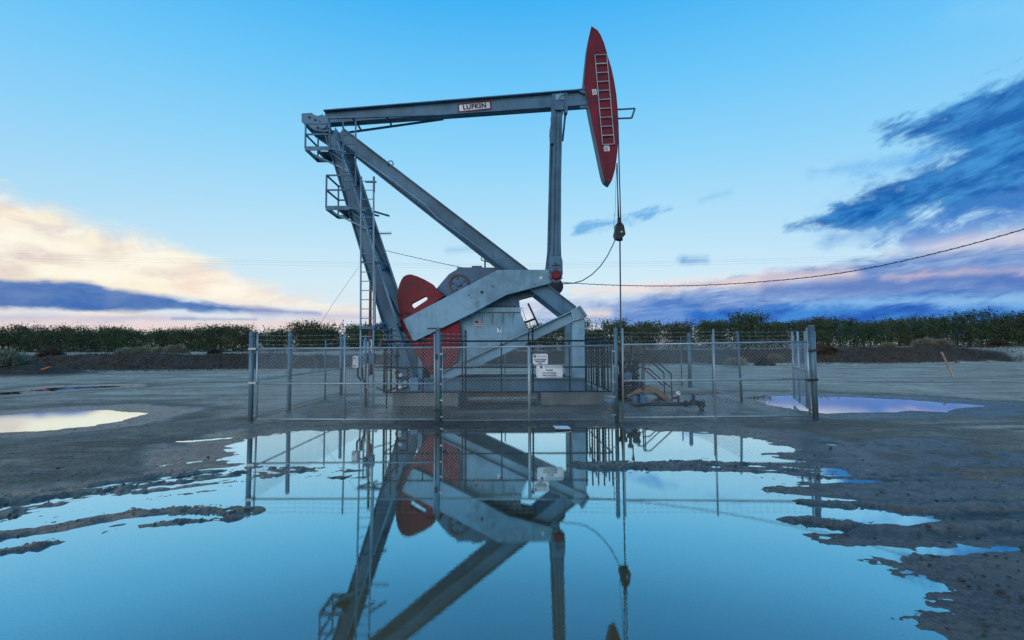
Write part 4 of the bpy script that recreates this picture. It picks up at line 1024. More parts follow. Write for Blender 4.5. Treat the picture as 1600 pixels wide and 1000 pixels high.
def bands(parent, px, ys, Y, w=0.16):
    for py in ys: 
        q = P(px, py, Y); MB().bar(q + Vector((-w / 2, -.03, 0)), q + Vector((w / 2, -.03, 0)), .02, .03).build('tension_band', 'galv', parent)
YF = 11.75
# near left corner post and gate
lp = thing('fence_post', 'thick domed steel fence post at the near left corner', 'fence post', P(391.5, 660, YF), 'heavy steel posts of the fence')
pipe(lp, 'post_tube', P(391.3, 665, YF), P(393.6, 523, YF), 0.057, 'post', True, 14)
gate = thing('chain_link_gate', 'long left chain link gate with a middle rail, left of the double post', 'gate', P(540, 655, YF), 'chain link gates')
g = {}
for px0, px1 in ((401, 402.5), (538.6, 538.6), (680, 679)): pipe(gate, 'upright', P(px0, 655, YF), P(px1, 521, YF), 0.022)
for (xa_, ya_), (xb_, yb_), r in (((402, 545), (679, 543), .022), ((402, 599.5), (680, 599.3), .022), ((401, 655), (680, 655.5), .022)): pipe(gate, 'rail', P(xa_, ya_, YF), P(xb_, yb_, YF), r)
a, e = P(403, 655, YF), P(679, 655.5, YF); mesh_part(gate, a, e, a.z, P(403, 545, YF).z, e.z, P(679, 543, YF).z)
hg = MB(); 
for py in (545, 598): hg.bar(P(390, py, YF), P(402, py, YF), .14, .05)
build_each(hg, 'hinge', 'galv', gate)
lt = MB(); q = P(682.5, 557, YF); lt.box(q + Vector((0, -.05, 0)), (.05, .06, .12)); q = P(682.5, 641, YF); lt.box(q + Vector((0, -.05, 0)), (.07, .06, .08)); lt.tube([q + Vector((-.06, -.06, 0)), q + Vector((.06, -.06, 0))], .02, 6); lt.build('latch', 'dark_metal', gate)
# post pair
gp = thing('fence_post', 'thick steel gate post with a flat bar on top, left of the fixed panel', 'fence post', P(686, 660, YF), 'heavy steel posts of the fence')
pipe(gp, 'post_tube', P(686, 664, YF), P(684.6, 516, YF), 0.054, 'post', False, 14)
MB().bar(P(668, 513.5, YF), P(690, 513, YF), .10, .03).build('top_bar', 'dark_metal', gp)
MB().tube([P(684.6, 516, YF), P(684.6, 513, YF)], .066, 12).build('post_cap', 'post', gp)
# fixed middle panel
fp = thing('chain_link_fence', 'fixed front chain link panel that carries the two white signs', 'fence', P(825, 657, YF), 'chain link fence panels')
pipe(fp, 'rail', P(690, 543.3, YF), P(958, 539.8, YF), .022)
pipe(fp, 'line_post', P(827.6, 664, YF), P(826.4, 540.5, YF), .036)
for px in (691.5, 956.5): pipe(fp, 'tension_bar', P(px, 656, YF), P(px, 541, YF), .009)
bands(fp, 688, (553, 577, 600, 625, 651), YF, .13); bands(fp, 959.5, (549, 572, 597, 620, 648), YF, .13)
a, e = P(691.5, 657, YF), P(957, 655, YF); mesh_part(fp, a, e, a.z, P(691, 543.3, YF).z, e.z, P(957, 540, YF).z)
MB().tube([a, e], .007, 5).build('bottom_wire', 'wire', fp)
# posts at the right gate
rp = thing('fence_post', 'thick steel fence post between the fixed panel and the right gate', 'fence post', P(964, 660, YF), 'heavy steel posts of the fence')
pipe(rp, 'post_tube', P(964, 662, YF), P(961.6, 516, YF), 0.047, 'post', True, 14)
g2 = thing('chain_link_gate', 'long right chain link gate with a middle rail, ending at the right corner post', 'gate', P(1118, 651, YF), 'chain link gates')
for px0, py0_, px1, py1 in ((973.6, 655, 972.6, 513), (1117.6, 652, 1114.4, 514), (1265.5, 649, 1260.5, 512)): pipe(g2, 'upright', P(px0, py0_, YF), P(px1, py1, YF), 0.024)
for A_, B_ in (((973, 538.6), (1262, 533.8)), ((973, 595), (1264, 592)), ((973, 652.5), (1265, 649.5))): pipe(g2, 'rail', P(*A_, YF), P(*B_, YF), .022)
a, e = P(974, 652.5, YF), P(1264, 649.5, YF); mesh_part(g2, a, e, a.z, P(974, 538.6, YF).z, e.z, P(1264, 533.8, YF).z)
hg = MB()
for py in (548, 594): hg.bar(P(1262, py, YF), P(1276, py - 1, YF), .15, .05)
build_each(hg, 'hinge', 'dark_metal', g2)
cp_ = thing('fence_post', 'thickest steel corner post with a flat top at the right end of the fence', 'fence post', P(1274, 656, YF), 'heavy steel posts of the fence')
pipe(cp_, 'post_tube', P(1275, 661, YF), P(1267.6, 510, YF), 0.063, 'post', False, 14)
MB().tube([P(1267.6, 510, YF), P(1267.5, 508.5, YF)], .07, 14).build('post_cap', 'galv', cp_)
# barbed wire over the front
bw = thing('barbed_wire', 'three strands of barbed wire strung above the front fence', 'barbed wire', P(830, 530, YF))
for k, (yl_, yr_) in enumerate(((524, 517), (531, 523), (538, 529))):
    pts = []
    xs = [393, 538, 686, 826, 962, 1114, 1268]
    for i in range(len(xs) - 1):
        for t in (0, .25, .5, .75): 
            x = xs[i] + (xs[i + 1] - xs[i]) * t; f = (x - 393) / 875; pts.append(P(x, yl_ + (yr_ - yl_) * f + 1.4 * 4 * t * (1 - t), YF))
    pts.append(P(1268, yr_, YF)); MB().tube(pts, .0022, 4).build('strand', 'wire', bw)
    bb = MB()
    for i in range(90):
        t = (i + .5) / 90 * (len(pts) - 1); j = int(t); q = pts[j].lerp(pts[j + 1], t - j); bb.tube([q + Vector((-.012, 0, -.018)), q + Vector((.012, 0, .018))], .0025, 3); bb.tube([q + Vector((.012, 0, -.018)), q + Vector((-.012, 0, .018))], .0025, 3)
    o = bb.build('barb', 'wire', bw, fix=False); o['kind'] = 'stuff'
# left side fence
XL = -6.12
ls_ = thing('chain_link_fence', 'left side chain link fence running back from the near left corner', 'fence', (XL, 14.5, .08), 'chain link fence panels')
for y, r, dm, h in ((13.6, .055, True, 2.12), (16.2, .026, False, 2.05), (17.7, .055, True, 2.1), (20.6, .05, True, 2.1)):
    pipe(ls_, 'post', (XL, y, -.05), (XL, y, h), r, 'post', dm, 12)
for z, y1 in ((1.02, 20.6), (.17, 20.6)): pipe(ls_, 'rail', (XL, YF, z), (XL, y1, z), .02)
mesh_part(ls_, (XL, YF), (XL, 20.6), .12, 1.78, .12, 1.78)
# back fence
XR = 7.28
bf = thing('chain_link_fence', 'back chain link fence behind the pumpjack and wellhead', 'fence', (0.6, 20.6, .08), 'chain link fence panels')
for x in (-3.2, -.3, 2.5, 5.0, 7.05): pipe(bf, 'post', (x, 20.6, -.05), (x, 20.6, 2.15), .026, 'post')
for z in (1.02, .16): pipe(bf, 'rail', (XL, 20.6, z), (XR, 20.6, z), .02)
mesh_part(bf, (XL, 20.6), (XR, 20.6), .12, 1.78, .12, 1.78, pitch=0.09)
# right side fence
rs = thing('chain_link_fence', 'right side chain link fence between the back corner and the open gate', 'fence', (XR, 18, .08), 'chain link fence panels')
for y, r, dm, h in ((20.3, .075, True, 2.2), (17.95, .026, False, 2.2), (15.75, .034, False, 2.25)): pipe(rs, 'post', (XR, y, -.05), (XR - (.0 if y > 16 else .08), y, h), r, 'post', dm, 12)
for z in (1.08, .16): pipe(rs, 'rail', (XR, 20.3, z), (XR, 15.75, z), .02)
mesh_part(rs, (XR, 20.3), (XR, 15.75), .12, 1.78, .12, 1.78)
# open gate swung out at the right corner
og = thing('chain_link_gate', 'chain link gate swung open, receding behind the right corner post', 'gate', (8.0, 13.5, .1), 'chain link gates')
o0, o1 = Vector((7.32, 11.95, 0)), Vector((8.78, 15.45, 0))
for t in (0, .36, .70, 1.0):
    q = o0.lerp(o1, t); pipe(og, 'upright', q + Vector((0, 0, .1)), q + Vector((0, 0, 2.12 + .1 * t)), .03)
for z in (.14, 1.12): pipe(og, 'rail', o0 + Vector((0, 0, z)), o1 + Vector((0, 0, z)), .026)
mesh_part(og, o0, o1, .14, 1.9, .14, 1.9)

# signs
def sign(name, x0, y0_, x1, y1, label, lines, head_w, logo):
    Y = YF - .055; a, b_ = P(x0, y1, Y), P(x1, y0_, Y); c_ = (a + b_) / 2; w, h = b_.x - a.x, b_.z - a.z
    t = thing(name, label, 'sign', c_, None)
    bmk = 0.03; oc = [(-w/2 + bmk, -h/2), (w/2 - bmk, -h/2), (w/2, -h/2 + bmk), (w/2, h/2 - bmk), (w/2 - bmk, h/2), (-w/2 + bmk, h/2), (-w/2, h/2 - bmk), (-w/2, -h/2 + bmk)]
    MB().prism([c_ + Vector((x, 0, z)) for x, z in oc], .004).build('board', 'white', t)
    lx, lz = logo; q = c_ + Vector((lx * w, 0, lz * h)); n = 16
    MB().ring([q + Vector((.033 * math.cos(k * 6.2832 / n), -.004, .033 * math.sin(k * 6.2832 / n))) for k in range(n)], [q + Vector((.02 * math.cos(k * 6.2832 / n), -.004, .02 * math.sin(k * 6.2832 / n))) for k in range(n)], .003).build('emblem_ring', 'sign_red', t)
    MB().prism([q + Vector((.016 * math.cos(k * 6.2832 / n), -.003, .016 * math.sin(k * 6.2832 / n))) for k in range(n)], .002).build('emblem', 'flag_blue', t)
    L = MB()
    for fz, s_, body in lines:
        tb = text_mb(body, s_ * h, c_ + Vector((0, 0, fz * h)), (1, 0, 0), (0, 0, 1), .003, .002); L.add(tb.v, tb.f)
    L.build('sign_lettering', 'sign_ink', t, fix=False)
    hb = MB()
    for rowz in head_w:
        x = -.18 * w
        while x < .42 * w:
            l_ = random.uniform(.012, .04); hb.box(c_ + Vector((x + l_ / 2, -.003, rowz * h)), (l_, .002, .035 * h)); x += l_ + .008
    hb.build('small_print', 'flag_blue', t)['kind'] = 'stuff'
    return t
sign('warning_sign', 832.5, 552.8, 856, 569.6, 'smaller white sign wired to the fence above the wider sign', [(-.05, .19, 'AUTHORIZED'), (-.23, .17, 'PERSONNEL'), (-.40, .14, 'ONLY')], (.30, .22), (-.36, .27))
sign('warning_sign', 838, 570.6, 879, 590.6, 'wider white sign with three bold lines, lower of the two on the fence', [(.10, .14, 'DANGER'), (-.12, .15, 'DO NOT ENTER'), (-.30, .15, 'HIGH VOLTAGE')], (.40, .30, -.43), (-.31, .36))

# ------------------------------------------------------------------ electrical rack by the ladder
ye = 14.35
er = thing('electrical_rack', 'pipe rack with grey switch boxes and a white meter box by the long ladder', 'electrical box', (P(572, 600, ye).x, ye, .08))
for px, y0_ in ((569.5, 532), (575, 533)): pipe(er, 'rack_post', (P(px, 600, ye).x, ye, -.05), P(px, y0_, ye), .028)
pipe(er, 'rack_rail', P(563, 562, ye), P(586, 562, ye), .02); pipe(er, 'rack_rail', P(583, 578.5, ye), P(612, 578.6, ye + .6), .02)
def ebox(x0, y0_, x1, y1, mat, name):
    a, b_ = P(x0, y1, ye - .1), P(x1, y0_, ye - .1); o = MB().box(((a.x + b_.x) / 2, ye - .1, (a.z + b_.z) / 2), (b_.x - a.x, .16, b_.z - a.z)).build(name, mat, er, bevel=.012)
    d = MB(); d.box(((a.x + b_.x) / 2, ye - .186, (a.z + b_.z) / 2), ((b_.x - a.x) * .86, .012, (b_.z - a.z) * .9)); d.build('box_door', mat, o)
    k = MB(); k.box((a.x + (b_.x - a.x) * .35, ye - .197, b_.z - (b_.z - a.z) * .2), (.05, .01, .03)); k.box((a.x + (b_.x - a.x) * .35, ye - .197, b_.z - (b_.z - a.z) * .8), (.05, .01, .03)); build_each(k, 'box_latch', 'dark_metal', o)
ebox(552.2, 556, 561.8, 575, 'white', 'meter_box'); ebox(569.5, 551.5, 575.2, 566, 'steel_blue', 'switch_box'); ebox(577.2, 552, 586.4, 569, 'steel', 'switch_box')
cn = MB()
path(cn, [P(559, 575, ye), P(559, 588, ye), P(564, 594, ye)], .03); path(cn, [P(566, 575, ye), P(567, 590, ye), P(572, 605, ye), P(573, 636, ye)], .04); path(cn, [P(580, 569, ye), P(580, 585, ye)], .04)
cn.build('conduit_or_lit_edge', 'dark_metal', er)
MB().tube([P(579.5, 530, ye), P(581, 537, ye), P(579.6, 545, ye), P(581.5, 552, ye)], .02, 6).build('flexible_conduit', 'white', er)
a_ = [P(572 + 8 * (1 - math.cos(k * .5)), 602 + 7 * math.sin(k * .5), ye - .05) for k in range(7)] + [P(590, 607, ye), P(600, 611, ye + .3)]
MB().tube(a_, .022, 6).build('cable', 'galv', er)

# ------------------------------------------------------------------ wellhead, stile, flow line
yw = 16.2
wh = thing('wellhead', 'dark wellhead valve stack around the polished rod, right of the pumpjack', 'wellhead', (P(972, 626, yw).x, yw, .05))
wx = P(972, 600, yw).x; s_ = MB(); zz = lambda py: P(972, py, yw).z
s_.lathe((wx, yw, 0), [(.24, 0), (.24, .08), (.15, .10), (.15, zz(606) - .1), (.25, zz(606) - .1), (.25, zz(606)), (.13, zz(604)), (.13, zz(590)), (.22, zz(590)), (.22, zz(586)), (.10, zz(584)), (.10, zz(570)), (.15, zz(569)), (.15, zz(563)), (.06, zz(562)), (.05, zz(552))], 14)
s_.build('casing', 'dark_metal', wh)
v_ = MB()
for ox, pz, rr in ((.42, 570, .13), (.40, 592, .15), (.55, 606, .11), (.18, 612, .2)):
    q_ = Vector((wx + ox, yw - .12, zz(pz))); v_.lathe(q_ - Vector((0, 0, .1)), [(rr * .6, -.06), (rr, -.04), (rr, .05), (rr * .7, .08), (rr * .7, .16), (rr, .19), (rr, .26), (rr * .4, .3)], 12)
build_each(v_, 'valve_body', 'dark_metal', wh)
v_ = MB()
for pts_ in ([(980, 612), (1000, 618), (1000, 631)], [(984, 596), (996, 596), (996, 628)], [(978, 622), (990, 626), (1002, 622), (1016, 628)]): path(v_, [P(a_, b_, yw - .25) for a_, b_ in pts_], .04, 6)
v_.build('loop_pipe', 'dark_metal', wh)
v_ = MB()
for py, l_ in ((598, .42), (578, .34)):
    q = Vector((wx, yw - .05, zz(py))); v_.tube([q, q + Vector((l_, -.05, 0))], .07, 10); v_.lathe(q + Vector((l_ - .1, -.05, 0)), [(.12, 0), (.12, .05), (.08, .06), (.08, .12), (.12, .13), (.12, .17)], 12, (1, 0, 0))
v_.build('side_outlet', 'dark_metal', wh)
v_ = MB(); q = Vector((wx + .22, yw - .1, zz(565))); v_.lathe(q, [(.05, -.35), (.07, -.2), (.12, -.18), (.12, -.1), (.05, -.08), (.05, .1), (.09, .12), (.09, .22), (.03, .24)], 12); v_.lathe(Vector((wx + .3, yw - .1, zz(540))), [(.02, -.4), (.02, 0), (.05, .01), (.05, .1), (.02, .12)], 8); v_.build('valve', 'dark_metal', wh)
v_ = MB(); v_.tube([(wx + .3, yw - .1, zz(545)), (wx + .34, yw - .15, zz(523))], .025, 6); v_.box((wx + .36, yw - .15, zz(523)), (.14, .08, .10)); v_.build('gauge_pipe', 'dark_metal', wh)
v_ = MB(); q = Vector((wx + .47, yw - .1, zz(598))); v_.lathe(q, [(.03, 0), (.16, .02), (.16, .05), (.03, .07)], 14, (1, 0, 0)); q = Vector((wx + .12, yw - .3, zz(586))); v_.lathe(q, [(.03, 0), (.14, .02), (.14, .05), (.03, .07)], 14, (0, -1, 0)); v_.build('handwheel', 'steel_blue', wh)
# stile
ys = 15.7
sl = thing('step_stile', 'tan metal step over stile with brown pipe handrails beside the wellhead', 'steps', (P(1015, 628, ys).x, ys, .05))
for dy, mt in ((0, 'tan'), (.7, 'tan')):
    s_ = MB().prism([p + Vector((0, dy, 0)) for p in (P(1000, 606.5, ys), P(1024, 605, ys), P(1031, 609, ys), P(1051, 627, ys), P(1042, 628, ys), P(1024, 613.5, ys), P(1002, 612.5, ys), P(981, 620.5, ys), P(979, 618, ys))], .05)
    s_.build('stringer', mt, sl)
a, b_ = P(1002, 607.5, ys), P(1025, 607, ys)
MB().box(((a.x + b_.x) / 2, ys + .37, a.z), (b_.x - a.x, .64, .03)).build('deck', 'brown', sl)
for i in range(3):
    q = P(1030 + i * 7, 611.5 + i * 6, ys); MB().box((q.x, ys + .37, q.z), (.2, .64, .025)).build('tread', 'brown', sl)
for dy in (0, .75):
    D = Vector((0, dy, 0)); hr_ = MB()
    path(hr_, [P(1003, 610, ys) + D, P(1003.5, 554, ys) + D, P(1013.6, 553.6, ys) + D, P(1048.6, 584.5, ys) + D, P(1050.2, 627, ys) + D], .022)
    path(hr_, [P(1013.6, 576, ys) + D, P(1047, 605, ys) + D], .02); path(hr_, [P(1006.2, 554, ys) + D, P(1006.2, 610, ys) + D], .02); path(hr_, [P(1003, 575, ys) + D, P(1013.6, 576, ys) + D], .02)
    hr_.build('handrail', 'brown', sl)
# flow line
yf = 13.25
fl_ = thing('flow_line', 'dark flow line pipe with a valve lying on the yard right of the wellhead', 'pipe', (P(1060, 640, yf).x, yf, .1))
pp = MB(); pp.tube([P(985, 634, yf + 1.2), P(1010, 632, yf), P(1096, 630.5, yf)], .05, 8); pp.tube([P(1096, 630, yf), P(1096.5, 648, yf)], .062, 8)
for px in (1072, 1093, 1099): q = P(px, 630.8, yf); pp.lathe(q - Vector((.03, 0, 0)), [(.09, 0), (.09, .05)], 12, (1, 0, 0))
pp.build('pipe', 'dark_metal', fl_)
v_ = MB(); q = P(1083.5, 629, yf); v_.lathe(q, [(.10, -.06), (.10, .06), (.05, .08), (.05, .18), (.02, .19), (.02, .24)], 10); v_.build('valve_body', 'dark_metal', fl_)
MB().lathe(q + Vector((0, 0, .21)), [(.02, 0), (.13, .01), (.13, .03), (.02, .04)], 12).build('handwheel', 'dark_metal', fl_)
mk = thing('riser_gauge', 'short riser with a pale round gauge standing behind the flow line', 'gauge', P(1059, 631, 14.0)); MB().tube([P(1060, 632, 14), P(1059.6, 617, 14)], .03, 6).build('riser', 'dark_metal', mk); MB().bar(P(1052, 622, 14), P(1061, 621.6, 14), .05, .06).build('arm', 'dark_metal', mk)
q = P(1059.5, 614.5, 14); MB().lathe(q + Vector((0, .03, 0)), [(.065, 0), (.065, .05), (.05, .06)], 14, (0, -1, 0)).build('dial', 'white', mk)
# plastic containers and litter by the wellhead
def jug(px, py, y, sc, label, mat='plastic_blue'):
    q = P(px, py, y); q.z = max(gz(q.x, y), 0.05) - .01
    t = thing('plastic_drum', label, 'container', q, 'blue plastic containers by the wellhead')
    MB().lathe(q, [(.14 * sc, 0), (.16 * sc, .02), (.16 * sc, .28 * sc), (.13 * sc, .33 * sc), (.05 * sc, .35 * sc), (.05 * sc, .39 * sc)], 14).build('drum_body', mat, t)
    MB().lathe(q + Vector((0, 0, .385 * sc)), [(.06 * sc, 0), (.06 * sc, .04 * sc)], 10).build('lid', 'dark_metal', t)
jug(992, 634, 14.9, .62, 'small blue plastic drum under the stile steps, nearer the wellhead'); jug(1006, 634, 14.8, .70, 'larger blue plastic drum under the stile steps, nearer the flow line')
tp = MB(); q = P(953, 632, 14.0); N_ = 7
vs = []; 
for i in range(N_):
    for j in range(N_): vs.append(q + Vector(((i - 3) * .055 + random.uniform(-.015, .015), (j - 3) * .08, .02 + random.uniform(0, .09) * (1 - abs(i - 3) / 4))))
tp.add(vs, [(i * N_ + j, (i + 1) * N_ + j, (i + 1) * N_ + j + 1, i * N_ + j + 1) for i in range(N_ - 1) for j in range(N_ - 1)], True)
o = tp.build('plastic_sheet', 'plastic_blue', fix=False); sdm = o.modifiers.new('thick', 'SOLIDIFY'); sdm.thickness = .004
tag(o, 'crumpled blue plastic sheet on the dirt at the right end of the concrete', 'litter')

# ------------------------------------------------------------------ poles and wires
pole = thing('wooden_pole', 'reddish brown wooden utility pole behind the long ladder', 'utility pole', (P(577.5, 586, 30).x, 30, .05))
px_ = P(577.5, 586, 30).x; MB().tube([(px_, 30, -.1), (px_, 30, 7.9)], .10, 12, r1=.075).build('pole_shaft', 'pole_wood', pole)
ins = MB(); ins.lathe((px_, 29.9, 7.7), [(.03, 0), (.06, .02), (.04, .06), (.06, .08), (.03, .14)], 8); ins.build('insulator', 'dark_metal', pole)
ctl = [(578, 383, 30), (606, 392.3, 28.6), (712, 416, 25.2), (800, 431, 22.8), (880, 441, 20.9), (975, 446, 19.2), (1080, 446.2, 17.6), (1200, 439.4, 16.1), (1320, 425.6, 14.9), (1450, 398.6, 13.7), (1600, 358, 12.6), (1760, 304, 11.6), (1950, 230, 10.6)]
pts = []
for i in range(len(ctl) - 1):
    p0, p1, p2, p3 = [P(*ctl[max(0, min(len(ctl) - 1, i + k))]) for k in (-1, 0, 1, 2)]
    for s_ in range(8):
        t = s_ / 8; pts.append(.5 * ((2 * p1) + (p2 - p0) * t + (2 * p0 - 5 * p1 + 4 * p2 - p3) * t * t + (3 * p1 - p0 - 3 * p2 + p3) * t ** 3))
pts.append(P(*ctl[-1])); wm = MB().tube(pts, .013, 6)
tw = []
for i, p in enumerate(pts):
    for s_ in range(3):
        if i == len(pts) - 1 and s_: break
        q = p.lerp(pts[min(i + 1, len(pts) - 1)], s_ / 3); a = (i * 3 + s_) * 2.1; tw.append(q + Vector((0, .02 * math.cos(a), .02 * math.sin(a))))
wm.tube(tw, .008, 5)
tag(wm.build('service_cable', 'line'), 'twisted black overhead cable sagging from the wooden pole to the upper right', 'cable')
gy = MB().tube([P(560, 418, 29), P(520, 475, 28), P(470, 556, 27)], .008, 4); tag(gy.build('guy_wire', 'line'), 'faint slanting guy wire left of the long ladder', 'wire')
up_ = thing('utility_pole', 'far utility pole with a crossarm just above the gearbox', 'utility pole', (P(758, 520, 74).x, 74, .9))
ux = P(758, 520, 74).x; uz = P(758, 402.5, 74).z; MB().tube([(ux, 74, .8), (ux, 74, uz)], .16, 8, r1=.12).build('pole_shaft', 'dark_metal', up_)
MB().bar((ux - .62, 74, uz - .35), (ux + .62, 74, uz - .75), .12, .12).build('crossarm', 'dark_metal', up_)
for dxx in (-.55, .55, 0): MB().lathe((ux + dxx, 74, uz - .5 - dxx * .33), [(.06, 0), (.09, .08), (.06, .18), (.09, .26), (.04, .36)], 8).build('insulator', 'dark_metal', up_)
for k, (dyp, yl_, yr_) in enumerate(((0, 372, 381), (5, 372, 381), (12, 373, 382))):
    m_ = MB(); pts = []
    for i in range(41):
        x = -900 + i * 85.0; t = (x - 758) / (2500 if x > 758 else 1700)
        base_y = 404 + dyp * .55 + (6 * math.exp(-abs(x - 758) / 200))
        y = base_y - (0.000028 if x < 758 else 0.000030) * (x - 758) ** 2 + .004 * abs(x - 758); pts.append(P(x, y + 4, 74 + k * .6))
    tag(m_.tube(pts, .006, 4).build('power_line', 'line'), ('upper', 'middle', 'lowest')[k] + ' of the faint power lines crossing the sky far behind the pumpjack', 'wire', 'distant power lines')

# ------------------------------------------------------------------ stakes and debris
def stick(name, a, b_, r, mat, label, cat='stake'):
    return tag(MB().bar(a, b_, r * 2, r * 1.2).build(name, mat), label, cat)
q = G(1491, 589, .08); stick('wooden_stake', q - Vector((0, 0, .15)), P(1471, 550, q.y), .045, 'stake', 'leaning bare wooden stake in the open dirt at right')
q = P(61, 579, 29.2); stick('orange_stake', q, P(79, 573, 29.0), .06, 'stake_red', 'short orange stake lying on the dark soil heap at left')
q = G(446, 585, .08); stick('yellow_stick', q, P(471.5, 547.5, q.y + .4), .03, 'tan', 'thin yellowish stick leaning behind the left gate')
q = G(878, 669.5, .02); pl_ = MB().box((q.x, q.y, .045), (.33, .26, .012), Euler((R(3), R(2), R(8))).to_matrix()); tag(pl_.build('paper_scrap', 'white'), 'pale flat scrap lying on the mud at the pool edge below the fence', 'litter')
q = G(555, 745, .02)

# ------------------------------------------------------------------ plants
def leaf_mat(name, c1, c2, c3):
    m, T, b = new_mat(name); pos = pos_of(T); oi = T.n('ShaderNodeObjectInfo').outputs['Random']
    n1 = T.noise(pos, 0.9, 4, 0.6); n2 = T.noise(pos, 6.0, 3, 0.7)
    c = T.mix(T.ss(n1, .35, .65), c1, c2); c = T.mix(T.math('MULTIPLY', T.ss(n2, .5, .7), T.math('MULTIPLY_ADD', oi, .8, .1)), c, c3)
    c = T.mix(T.math('MULTIPLY', oi, .55), c, c3)
    T.put(b.inputs['Base Color'], c); b.inputs['Roughness'].default_value = .7; b.inputs['Specular IOR Level'].default_value = .2
    return m
M['leaf'] = leaf_mat('orchard_leaf', (.030, .058, .024, 1), (.068, .108, .042, 1), (.085, .074, .036, 1))
M['leaf_brown'] = leaf_mat('autumn_leaf', (.060, .062, .028, 1), (.13, .09, .045, 1), (.20, .095, .04, 1))
M['bark'] = painted('orchard_bark', (.075, .055, .042, 1), rough=.9)
M['sage'] = leaf_mat('sagebrush', (.17, .18, .12, 1), (.30, .29, .21, 1), (.15, .13, .09, 1))
M['dry'] = leaf_mat('dry_weed', (.060, .040, .026, 1), (.16, .115, .072, 1), (.032, .022, .016, 1))
M['mud'] = painted('mud_clod', (.075, .056, .042, 1), dirt=(.03, .023, .018, 1), rough=.6, amount=.6)

def quads(centres, size, rg, up_bias=0.0):
    """leaf-sized faces at random angles as one vertex/face array"""
    n = len(centres); d = rg.normal(size=(n, 3)); d[:, 2] += up_bias; d /= np.linalg.norm(d, axis=1)[:, None]
    r_ = rg.normal(size=(n, 3)); u = np.cross(d, r_); u /= np.linalg.norm(u, axis=1)[:, None]
    s = size * rg.uniform(.6, 1.35, n)[:, None]; w = s * rg.uniform(.38, .62, n)[:, None]
    v = np.stack([centres - d * s * .5, centres + u * w * .5, centres + d * s * .5, centres - u * w * .5], 1)
    return v.reshape(-1, 3)
def quad_mesh(name, v, mat):
    me = bpy.data.meshes.new(name); n = len(v) // 4
    me.vertices.add(len(v)); me.vertices.foreach_set('co', v.astype(np.float32).ravel())
    me.loops.add(n * 4); me.loops.foreach_set('vertex_index', np.arange(n * 4, dtype=np.int32)); me.polygons.add(n)
    me.polygons.foreach_set('loop_start', (np.arange(n) * 4).astype(np.int32)); me.update(calc_edges=True); me.materials.append(M[mat]); return me
def crown(seed, hgt, wid, mat):
    rg = np.random.default_rng(seed); cs = []
    for i in range(62):                      # clumps round a vase of limbs, down to the skirt
        a = rg.uniform(0, 6.283); zf = rg.beta(1.2, 1.0); z = .22 + zf * (hgt - .8)
        rr = wid * (.62 + .38 * math.cos(1.35 * max(0, zf - .35) / .65)) * math.sqrt(rg.uniform(.1, 1))
        c_ = np.array([rr * math.cos(a), rr * math.sin(a), z]); n = int(rg.uniform(26, 60)); cs.append(c_ + rg.normal(size=(n, 3)) * np.array([.46, .46, .36]) * rg.uniform(.7, 1.25))
    for i in range(9):                      # upright shoots that break the skyline
        a = rg.uniform(0, 6.283); rr = wid * .95 * math.sqrt(rg.uniform(0, 1)); z0_ = hgt * rg.uniform(.70, .86); L = rg.uniform(.3, .8) * (1.5 if rg.uniform() < .15 else 1); n = int(L * 26)
        t = rg.uniform(0, 1, n); lean = rg.normal(size=2) * .22
        cs.append(np.stack([rr * math.cos(a) + lean[0] * t * L + rg.normal(size=n) * .07, rr * math.sin(a) + lean[1] * t * L + rg.normal(size=n) * .07, z0_ + t * L], 1))
    c_ = np.concatenate(cs); c_[:, 2] = np.maximum(c_[:, 2], .12)
    return quad_mesh('crown', quads(c_, .25, rg, .25), mat)
def trunk(seed, hgt):
    rd = random.Random(seed); b = MB(); b.tube([(0, 0, -.3), (.03, .02, .5), (.0, .05, 1.0)], .15, 8, r1=.11)
    for i in range(6):
        a = i * 1.05 + rd.uniform(-.3, .3); L = rd.uniform(.8, 1.4)
        p1 = Vector((math.cos(a) * L * .6, math.sin(a) * L * .6, 1.0 + hgt * .25)); p2 = Vector((math.cos(a) * L, math.sin(a) * L, hgt * rd.uniform(.7, .85)))
        b.tube([(0, .05, .92), p1, p2], .07, 6, r1=.02)
        for k in range(2): b.tube([p1.lerp(p2, .4), p2 + Vector((rd.uniform(-.5, .5), rd.uniform(-.5, .5), rd.uniform(-.3, .6)))], .025, 5, r1=.008)
    me, _ = b.mesh('trunk', 'bark', (0, 0, 0)); return me
VAR = []
for k in range(6):
    hgt, wid = 4.3 + .2 * (k % 3), 2.6 + .25 * (k % 2); VAR.append((crown(100 + k, hgt, wid, 'leaf_brown' if k == 5 else 'leaf'), trunk(200 + k, hgt)))
rt = random.Random(5)
ti = 0
def ordinal(n):
    ones = ['', 'first', 'second', 'third', 'fourth', 'fifth', 'sixth', 'seventh', 'eighth', 'ninth', 'tenth', 'eleventh', 'twelfth', 'thirteenth', 'fourteenth', 'fifteenth', 'sixteenth', 'seventeenth', 'eighteenth', 'nineteenth']
    if n < 20: return ones[n]
    t = {2: 'twent', 3: 'thirt', 4: 'fort'}[n // 10]
    return t + 'ieth' if n % 10 == 0 else t + 'y ' + ones[n % 10]
